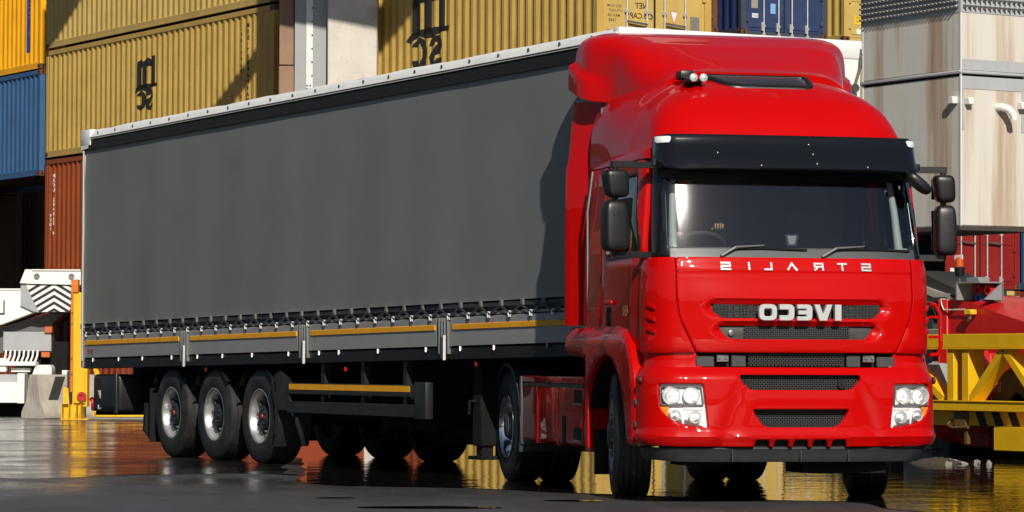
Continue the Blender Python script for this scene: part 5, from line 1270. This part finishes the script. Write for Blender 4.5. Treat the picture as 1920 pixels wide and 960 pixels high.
# local x toward the camera's right, local y away; d = 38.5 at x = 0
def zc(v, d=38.5): return 1.109+(685.6-v)*d/5937
b = MB(); b.box(-2.2, 3.2, 0, .30, zc(652), zc(627), .006); b.box(-2.2, 3.2, -.015, .31, zc(655.5), zc(652.5), .003); b.build("top_beam", YEL, YF)
b = MB(); b.box(-2.2, 3.2, 0, .34, zc(770), zc(752), .006); b.box(-2.2, 3.2, -.015, .38, zc(753), zc(750.5), .003); b.build("bottom_beam", YEL, YF)
for x in (.02, .30, -2.0, 2.6):
    b = MB(); b.box(x-.02, x+.10, 0.01, .26, zc(750.4), zc(655.6), .004); b.build("upright", YEL, YF)
for x0, x1 in ((-.12, -1.0), (.42, 1.0), (1.62, 1.05)):
    b = MB(); b.bar((x0, .12, zc(748)), (x1, .12, zc(658)), .20, .085, up=(1, 0, .4)); b.build("brace", YEL, YF)
b = MB(); b.box(-2.2, .02, .10, .14, zc(797), zc(771), .003); b.box(.30, 3.2, .10, .14, zc(797), zc(771), .003); hb = b.build("hazard_board", YEL, YF)
b = MB()
for x in (.42, .72, 1.02, 1.45, 1.8, 2.2, 2.6):
    b.add([(x, .097, zc(771)), (x+.15, .097, zc(771)), (x+.24, .097, zc(797)), (x+.09, .097, zc(797))], [(0, 1, 2, 3)])
b.build("hazard_stripe", PRINT, hb, 0)
b = MB(); b.tube([(.0, .12, zc(785)), (-.05, .05, zc(797)), (.1, .02, zc(802)), (.35, .05, zc(800))], .02, 8); b.box(.08, .28, .06, .22, zc(800), zc(772)); b.bar((.2, .16, zc(800)), (.2, .16, zc(832)), .05, .05); b.build("shackle", mat("shackle_rust", (.12, .06, .02), .6), YF)
b = MB(); b.box(1.0, 2.8, -.10, .9, .10, zc(797.5), .01); b.build("ballast_box", YEL, YF)
b = MB(); b.box(-2.1, -1.6, .0, .6, 0, zc(771)); b.box(1.2, 1.4, .0, .8, 0, .1); b.box(2.3, 2.6, .0, .8, 0, .1); b.build("bearer", DARK, YF)

pR = place((1808-960)/5937*39.4, 39.4)
RM = thing("winch_machine", "dark red winch machine with sloping hood, grey socket box and beacon, behind the yellow frame", "machine", (pR.x, pR.y, 0), CRZ)
# seen at about d = 39.5
zr = lambda v: 1.109+(685.6-v)*39.4/5937
b = MB(); b.prism([(-.45, .12), (-.45, zr(548)), (-.18, zr(552)), (.25, zr(556)), (.65, zr(572)), (2.6, zr(640)), (2.6, .12)], lambda x, z, d: (x, d, z), .0, .02)
hood = [(-.45, zr(565)), (-.1, zr(560)), (.25, zr(572)), (.55, zr(585)), (2.6, zr(655))]
b = MB(); top = [(-.45, zr(550)), (-.1, zr(552)), (.25, zr(558)), (.7, zr(566)), (2.6, zr(625))]
lo = [(x, 0.0, z) for x, z in hood]; up_ = [(x+.05, .42, z) for x, z in top]; bt0 = [(x, 0.0, .15) for x, z in hood]; bk = [(x+.05, 1.1, .15) for x, z in top]; bk2 = [(x+.05, 1.1, z-.02) for x, z in top]
n5 = 5
b.add(bt0+lo+up_+bk2+bk, [(r_*n5+i, r_*n5+i+1, (r_+1)*n5+i+1, (r_+1)*n5+i) for r_ in range(4) for i in range(4)]+[(0, 5, 10, 15, 20), (4, 9, 14, 19, 24)]); b.build("hood", MRED, RM, 20)
b = MB(); b.box(-.46, -.30, -.03, .2, .2, zr(560), .01); b.box(-.465, -.44, -.04, .0, .2, zr(560), .004); b.build("end_plate", mat("bright_red", (.6, .01, .01), .4, coat=.2), RM)
b = MB(); b.box(.05, .62, -.1, .35, .10, zr(662), .02); b.lathe([(-.2, 0), (-.2, .34), (.14, .34), (.16, .30), (.16, .14), (.26, .13), (.26, 0)], 28, 'y', (.50, -.05, .62), -1); b.build("gear_case", MRED, RM)
b = MB(); b.tube([(-.05, -.25, .72), (.38, -.25, .72)], [.17, .15], 18); b.tube([(-.38, -.2, 1.0), (-.16, -.2, 1.0)], .14, 16); b.build("motor", mat("motor_grey", (.35, .37, .38), .5, var=.15, vscale=6), RM)
b = MB(); b.bar((.72, -.3, zr(660)), (1.05, -.3, .35), .10, .08); b.build("push_rod", MRED, RM)
b = MB(); b.lathe([(-.12, .12), (-.12, .44), (-.08, .46), (.08, .46), (.12, .44), (.12, .12)], 30, 'y', (1.45, -.25, .66)); b.build("idler_wheel", mat("idler_dark", (.06, .05, .045), .6, var=.3, vscale=5), RM)
b = MB()
for k, ch in enumerate("TO 03"):
    tr = text_tris(ch, .07, .01) if ch != ' ' else []; b_z = .86-k*.075
    for t in tr: b.add([(1.09+z*.9, -.375, b_z+x) for x, z in t], [(0, 1, 2)])
b.build("wheel_lettering", mat("print_ochre", (.5, .35, .06), .6), RM, 0)
# grey socket box
zx = lambda v: 1.109+(685.6-v)*39/5937
b = MB(); b.box(-.02, .01, -.12, .24, zx(562), zx(529), .004); b.box(-.02, .46, .22, .25, zx(562), zx(529), .004); b.box(-.02, .46, -.12, .25, zx(531), zx(528), .003); b.prism([(.24, zx(529)), (.24, zx(562)), (-.05, zx(562))], lambda y, z, d: (.43+d, y, z), 0, .03); b.box(.02, .26, .02, .2, zx(527.5), zx(519), .006); sb = b.build("socket_box", mat("socket_grey", (.22, .23, .24), .5), RM)
for x, z, m in ((.12, zx(543), REDL), (.32, zx(543), REDL), (.13, zx(556), mat("socket_blue", (.03, .15, .5), .4))):
    b = MB(); b.lathe([(0, .065), (.09, .065), (.09, .045), (.05, .04), (.05, 0)], 16, 'y', (x, .20, z), -1); b.build("socket", m, sb)
# beacon
b = MB(); b.tube([(-.21, .10, zx(556)), (-.21, .10, zx(512))], .014, 8); bp_ = b.build("beacon_pole", STEEL, RM)
b = MB(); b.lathe([(0, .0), (0, .05), (.10, .07), (.12, .05), (.12, 0)], 14, 'z', (-.21, .10, zx(516))); b.build("beacon_base", BLACKP, bp_)
b = MB(); b.lathe([(0, .05), (.13, .048), (.15, .03), (.15, 0)], 14, 'z', (-.21, .10, zx(502))); b.build("beacon_lens", mat("beacon_orange", (.55, .10, .015), .25, coat=.5), bp_)
b = MB(); b.box(-.30, -.14, .09, .10, zx(484), zx(475), .002); b.build("beacon_sign", WPAINT, bp_)
b = MB(); b.box(-.32, -.10, .02, .22, zx(557), zx(548), .02); b.build("beacon_foot", BLACKP, RM)
b = MB(); b.tube([(-.20, .1, zx(556)), (-.28, .0, zx(561)), (-.40, -.04, zx(559)), (-.38, -.05, zx(570)), (-.33, -.05, zx(580)), (.08, -.05, zx(580)), (.16, -.05, zx(583))], .011, 6); b.build("cable", mat("cable_pale", (.55, .5, .42), .6), RM)
b = MB(); b.box(.14, .28, -.12, -.02, zx(590), zx(580), .01); cl_ = b.build("cable_plug", mat("plug_yellow", (.7, .45, .03), .4), RM)
b = MB(); b.tube([(.22, -.08, zx(590)), (.22, -.09, zx(597)), (.18, -.08, zx(602))], .02, 8); b.build("plug_tail", STEEL, cl_)
b = MB(); b.box(-.4, 2.5, .1, 1.0, 0, .16); b.build("skid", DARK, RM)
# grey frame between the cab and the red machine
pG = place((1742-960)/5937*41.5, 41.5)
GA = thing("grey_gantry", "grey and dark steel frame seen between the cab corner and the red machine", "steel frame", (pG.x, pG.y, 0), CRZ)
zg = lambda v: 1.109+(685.6-v)*41/5937
GG = mat("gantry_grey", (.20, .205, .205), .5, var=.1, vscale=3); GD = mat("gantry_dark", (.03, .032, .03), .6); GP = mat("gantry_pale", (.40, .38, .33), .55, var=.1)
b = MB(); b.prism([(-3.2, zg(505)), (-.25, zg(505)), (.62, zg(545)), (.62, zg(553)), (-3.2, zg(530))], lambda x, z, d: (x, d, z), 0, .8); b.build("dark_cover", GD, GA)
b = MB(); b.prism([(-3.2, zg(528)), (-.25, zg(528)), (.36, zg(550)), (.66, zg(553)), (.66, zg(562)), (.3, zg(562)), (-.25, zg(540)), (-3.2, zg(540))], lambda x, z, d: (x, d, z), -.06, .5); b.build("pale_flange", GP, GA)
b = MB(); b.prism([(-3.2, zg(540)), (-.25, zg(540)), (.3, zg(560)), (.3, zg(567)), (-3.2, zg(567))], lambda x, z, d: (x, d, z), -.03, .5); b.box(-3.2, -.05, .0, .5, zg(608), zg(567), .01); b.box(-3.2, .4, -.1, .6, zg(632), zg(617), .01); b.box(-1.2, -.05, .1, .5, 0, zg(632), .01); b.build("side_plate", GG, GA)
b = MB(); b.bar((-2.5, -.12, zg(563)), (.5, -.12, zg(561)), .05, .05); b.box(-.05, .1, -.02, .3, zg(632), zg(565)); b.build("hinge_beam", GD, GA)
b = MB(); b.tube([(-.35, -.1, zg(612)), (-.35, -.1, zg(582))], .05, 10); b.tube([(-.6, -.1, zg(600)), (-.15, -.1, zg(600))], .035, 8); b.build("coupling", HUB, GA)
b = MB(); b.box(-3.2, -1.5, 0, 1.0, 0, .5); b.box(.2, .9, .1, .5, 0, zg(562)); b.build("base_block", GD, GA)

# ================================================================== LEFT: WHITE MACHINE, BARRIER, YELLOW STAND
dW = 64.; kW = dW/5937; pW = place((75-960)*kW, dW)
WM = thing("reach_stacker", "white heavy machine at the left edge with chevron striped counterweight above a grey undercarriage", "machine", (pW.x, pW.y, 0), -YAW)
lx = lambda u: (u-75)*kW
lz = lambda v: 1.109+(678.4-v)*kW
MW = mat("machine_white", (.80, .79, .76), .4, var=.05, vscale=3, dirt=(.5, .46, .38), dirt_amt=.15, dscale=(2, 2, 1)); MG = mat("machine_grey", (.34, .35, .36), .5, var=.08, vscale=3); MDK = mat("machine_dark", (.10, .10, .095), .6, var=.2, vscale=4)
b = MB(); b.prism([(lx(47), lz(505)), (lx(151), lz(508)), (lx(151), lz(534)), (lx(59), lz(532)), (lx(37), lz(531))], lambda x, z, d: (x, d, z), 0, 1.6); b.box(lx(60), lx(151), -.03, 0, lz(507.5), lz(505), .004); b.build("counterweight", MW, WM, 20)
b = MB()
for u in (69, 134): b.lathe([(0, .062), (.03, .055), (.03, .035), (.012, .03), (.012, 0)], 16, 'y', (lx(u), -.001, lz(518)), -1)
b.build("tow_eye", mat("eye_dark", (.2, .2, .19), .5), WM)
trap = [(lx(48), lz(533)), (lx(134), lz(535)), (lx(134), lz(573)), (lx(129), lz(584)), (lx(73), lz(585)), (lx(60), lz(560))]
b = MB(); b.prism(trap, lambda x, z, d: (x, d, z), .05, 1.5); cp = b.build("chevron_board", MW, WM, 20)
b = MB(); hc = ccw(trap); cx = lx(101)
for k in range(-1, 9):
    for sg in (-1, 1):
        zt_ = lz(527)-k*.135; w_ = .065; q = [(cx, zt_), (cx, zt_-w_), (cx+sg*1.2, zt_-w_-.72), (cx+sg*1.2, zt_-.72)]
        # clip to the board
        P = ccw(q)
        for i in range(len(hc)):
            A = Vector(hc[i]); B = Vector(hc[(i+1) % len(hc)]); e_ = B-A; out = []
            for j in range(len(P)):
                a_, c_ = Vector(P[j-1]), Vector(P[j]); da = e_.x*(a_.y-A.y)-e_.y*(a_.x-A.x); dc = e_.x*(c_.y-A.y)-e_.y*(c_.x-A.x)
                if (da >= 0) != (dc >= 0): t = da/(da-dc); out.append(tuple(a_.lerp(c_, t)))
                if dc >= 0: out.append(tuple(c_))
            P = out
            if len(P) < 3: break
        if len(P) >= 3: b.add([(x, .046, z) for x, z in P], [tuple(range(len(P)))])
b.build("chevron_stripe", PRINT, cp, 0)
b = MB(); b.prism([(lx(38), lz(532)), (lx(60), lz(533)), (lx(74), lz(586)), (lx(62), lz(584)), (lx(38), lz(573))], lambda x, z, d: (x, d, z), .06, 1.2); b.build("corner_gusset", MG, WM, 20)
b = MB(); b.prism([(lx(-500), lz(543)), (lx(44), lz(543)), (lx(38), lz(572)), (lx(63), lz(585)), (lx(0), lz(609)), (lx(-500), lz(640))], lambda x, z, d: (x, d, z), .12, 1.5); b.box(lx(-500), lx(45), .10, 1.5, lz(544), lz(541), .003); bm_ = b.build("boom_housing", MW, WM, 20)
b = MB(); b.box(lx(-20), lx(7), .108, .118, lz(590), lz(587)); b.box(lx(5), lx(7.5), .108, .118, lz(590), lz(563)); b.build("housing_print", PRINT, bm_, 0)
b = MB(); b.prism([(lx(-500), lz(612)), (lx(0), lz(612)), (lx(80), lz(588)), (lx(112), lz(586)), (lx(92), lz(606)), (lx(92), lz(662)), (lx(-500), lz(662))], lambda x, z, d: (x, d, z), .5, 1.9); b.build("undercarriage", MDK, WM, 20)
b = MB(); b.prism([(lx(2), lz(622)), (lx(92), lz(622)), (lx(92), lz(658)), (lx(2), lz(658))], lambda x, z, d: (x, d, z), .36, .5); b.build("grey_tank", MG, WM, 20)
for u0, u1, v0, v1 in ((80, 94, 624, 612), (74, 90, 670, 660)):
    b = MB(); b.box(lx(u0), lx(u1), .3, .5, lz(v0), lz(v1), .01); b.build("orange_bracket", mat("bracket_orange", (.5, .12, .02), .5), WM)
b = MB()
for i in range(8):
    u = 8+i*8.5; b.tube([(lx(u), .3, lz(658)), (lx(u+2), .1, lz(668)), (lx(u-1), .05, lz(677)), (lx(u-3), .1, lz(681))], .022, 6)
b.build("hose", MW, WM)
b = MB(); b.box(lx(-500), lx(70), -.15, .3, lz(686), lz(678), .01); b.box(lx(22), lx(58), .0, .3, lz(698), lz(690), .01); b.box(lx(-300), lx(15), -.1, .3, lz(698), lz(672), .04, 2); b.build("platform", MW, WM)
b = MB(); b.prism(fillet([(lx(64), lz(704)), (lx(70), lz(688)), (lx(76), lz(684)), (lx(98), lz(684)), (lx(101), lz(690)), (lx(101), lz(704))], .05, 3), lambda x, z, d: (x, d, z), -.2, .3); b.box(lx(120), lx(131), -.2, .1, lz(704), lz(694), .01); b.build("pump_cover", MW, WM, 30)
b = MB(); b.box(lx(-500), lx(52), -.35, .5, lz(755), lz(717), .008); b.box(lx(39), lx(52.5), -.36, .5, lz(756), lz(700), .006); b.build("chassis_beam", MW, WM)
b = MB(); b.prism([(lx(-500), lz(717)), (lx(48), lz(717)), (lx(46), lz(702)), (lx(-500), lz(702))], lambda x, z, d: (x, d, z), -.1, .5); b.build("chassis_shelf", MG, WM, 20)
b = MB(); b.box(lx(60), lx(145), -.0, .6, lz(705), lz(702.5), .004); b.box(lx(-500), lx(60), .2, 2.0, 0, lz(755)); b.box(lx(20), lx(120), .6, 1.8, 0, lz(640)); b.build("undertray", DARK, WM)
# concrete barrier
dB = 62.; kB = dB/5937; pB = place((84-960)*kB, dB)
CB = thing("concrete_barrier", "weathered concrete barrier with black and white painted stripes in front of the white machine", "barrier", (pB.x, pB.y, 0), .64)
jp = [(-.02, 0), (.66, 0), (.66, .12), (.52, .34), (.44, .86), (.20, .86), (.12, .34), (-.02, .12)]
CB_M = mat("weathered_concrete", (.42, .39, .33), .85, var=.2, vscale=2.5, dirt=(.24, .20, .15), dirt_amt=.4, dscale=(3, 3, .8), bump=.012, bscale=9)
b = MB(); b.prism(fillet(jp, .03, 2), lambda y, z, d: (d, y, z), 0, .62); b.prism(fillet(jp, .03, 2), lambda y, z, d: (d, y, z), .635, 2.0); b.build("barrier_body", CB_M, CB, 30)
b = MB()
for x in (.22, .86, 1.42):
    f = lambda z: .12+(.20-.12)*(z-.34)/.52-.004
    b.add([(x, f(.36), .36), (x+.26, f(.36), .36), (x+.50, f(.82), .82), (x+.24, f(.82), .82)], [(0, 1, 2, 3)])
b.build("barrier_stripe", mat("barrier_black", (.03, .03, .028), .8, var=.3, vscale=10, dirt=(.3, .28, .24), dirt_amt=.3, dscale=(4, 4, 2)), CB, 0)
# yellow stand
dY = 61.; kY = dY/5937; pY = place((145-960)*kY, dY); YZ = lambda v: 1.109+(678.6-v)*kY; yx = lambda u: (u-145)*kY
YS = thing("yellow_stand", "tall yellow steel stand with an orange edge beside the rear of the trailer", "steel stand", (pY.x, pY.y, 0), -YAW)
OE = mat("edge_orange", (.58, .16, .01), .5, var=.15, vscale=6)
b = MB(); b.box(yx(137), yx(165), .02, .35, .25, YZ(548), .006); b.prism([(yx(141), YZ(755)), (yx(161), YZ(755)), (yx(161), YZ(696)), (yx(150), YZ(690)), (yx(141), YZ(690))], lambda x, z, d: (x, d, z), -.05, .1); b.build("column", YEL, YS)
b = MB(); b.box(yx(133.5), yx(138), -.03, .35, YZ(735), YZ(524), .004); b.box(yx(138), yx(147), -.02, .2, YZ(548), YZ(524), .004); 
b.build("orange_edge", OE, YS)
b = MB(); b.box(yx(131), yx(133.4), .0, .1, YZ(735), YZ(700)); b.box(yx(134), yx(136), -.04, .02, YZ(560), YZ(552)); 
for v in (585, 605, 670, 700): b.box(yx(135), yx(137.5), -.036, -.02, YZ(v+4), YZ(v))
b.build("edge_catch", HUB, YS)
b = MB(); b.prism([(yx(122), 0.02), (yx(157), 0.02), (yx(157), YZ(760)), (yx(120), YZ(758))], lambda x, z, d: (x, d, z), .0, .3)
for u in (121, 134, 148, 156): b.prism([(yx(u), 0.02), (yx(u+1), 0.02), (yx(u+1), YZ(757)), (yx(u), YZ(757))], lambda x, z, d: (x, d, z), -.3, .0)
b.prism([(yx(122), YZ(757)), (yx(133), YZ(757)), (yx(131), YZ(728)), (yx(121), YZ(725))], lambda x, z, d: (x, d, z), -.1, -.07); b.build("base_bracket", YEL, YS, 20)
b = MB(); b.lathe([(0, .09), (.05, .09), (.05, .04), (.02, .04), (.02, 0)], 14, 'y', (yx(156), -.05, YZ(743)), -1); b.build("lifting_eye", MRED, YS)
b = MB(); b.box(yx(120), yx(172), -.35, .45, 0.002, .02); b.build("base_sheet", YEL, YS)
YB = thing("yellow_rail", "low yellow steel beam on the ground behind the trailer's toolbox", "steel beam", (pY.x, pY.y, 0), -YAW)
b = MB(); b.box(yx(172.5), yx(420), .3, .6, .05, YZ(772), .006); b.build("beam", YEL, YB)
b = MB()
for u in (215, 275, 330, 390): b.box(yx(u), yx(u+3), .24, .3, .05, YZ(772), .003)
b.build("beam_rib", YEL, YB)
b = MB(); b.box(yx(160), yx(420), .1, .65, .002, .045, .004); b.build("beam_foot", mat("rail_steel", (.3, .28, .25), .4, .5, var=.2), YB)
b = MB(); b.prism([(yx(173), YZ(690)), (yx(182), YZ(692)), (yx(186), YZ(703)), (yx(178), YZ(704))], lambda x, z, d: (x, d, z), .2, .35); b.box(yx(174), yx(180), .3, .45, .05, YZ(703)); b.build("beam_handle", YEL, YB, 20)

# ================================================================== loose bits on the wet ground
pL = place((1800-960)*.0059, 35.8)
LT = thing("rubbish", "small pile of pale scrap and dirt on the ground in front of the yellow frame", "rubbish", (pL.x, pL.y, 0), -YAW)
rr = random.Random(3); b = MB()
for i in range(26):
    x = rr.gauss(0, .22); y = rr.gauss(0, .25); s = rr.uniform(.012, .05); m = Matrix.Translation((x, y, s*.4)) @ Matrix.Rotation(rr.uniform(0, 3), 4, (rr.random(), rr.random(), rr.random()+.1)); b.box(-s, s, -s*.6, s*.6, -s*.25, s*.25, mtx=m)
b.build("scrap", mat("scrap_pale", (.3, .28, .25), .5, var=.3, vscale=20), LT, 0, kind="stuff")
b = MB(); b.grid(lambda u, v: (u*.3-.15, v*.25, .07*(1-u*u)*(1-v*v)+.01*sin(u*9+v*7)), [-1+i*.2 for i in range(11)], [-1+i*.2 for i in range(11)]); b.build("dirt_heap", mat("dirt", (.045, .034, .02), .9, bump=.01, bscale=20), LT)

# more of the yard: stacks beyond the left edge of the picture (the cab's glossy side mirrors them)
for i, cols in enumerate(((BROWN, DRED, NAVY), (OLIVE, DRED, BROWN), (DRED, BROWN, ORNG), (BRICK, OLIVE, NAVY), (BROWN, DRED, MUST))):
    for k, m_ in enumerate(cols):
        container("%s container of the yard's far left block, %s, row %s" % (m_.name.replace("container_", "").replace("_", " "), ("at ground level", "second up", "on top")[k], ("nearest", "second", "third", "fourth", "last")[i]), m_, -30, -6-2.9*i, (.1, 2.75, 5.4)[k], H=2.59)
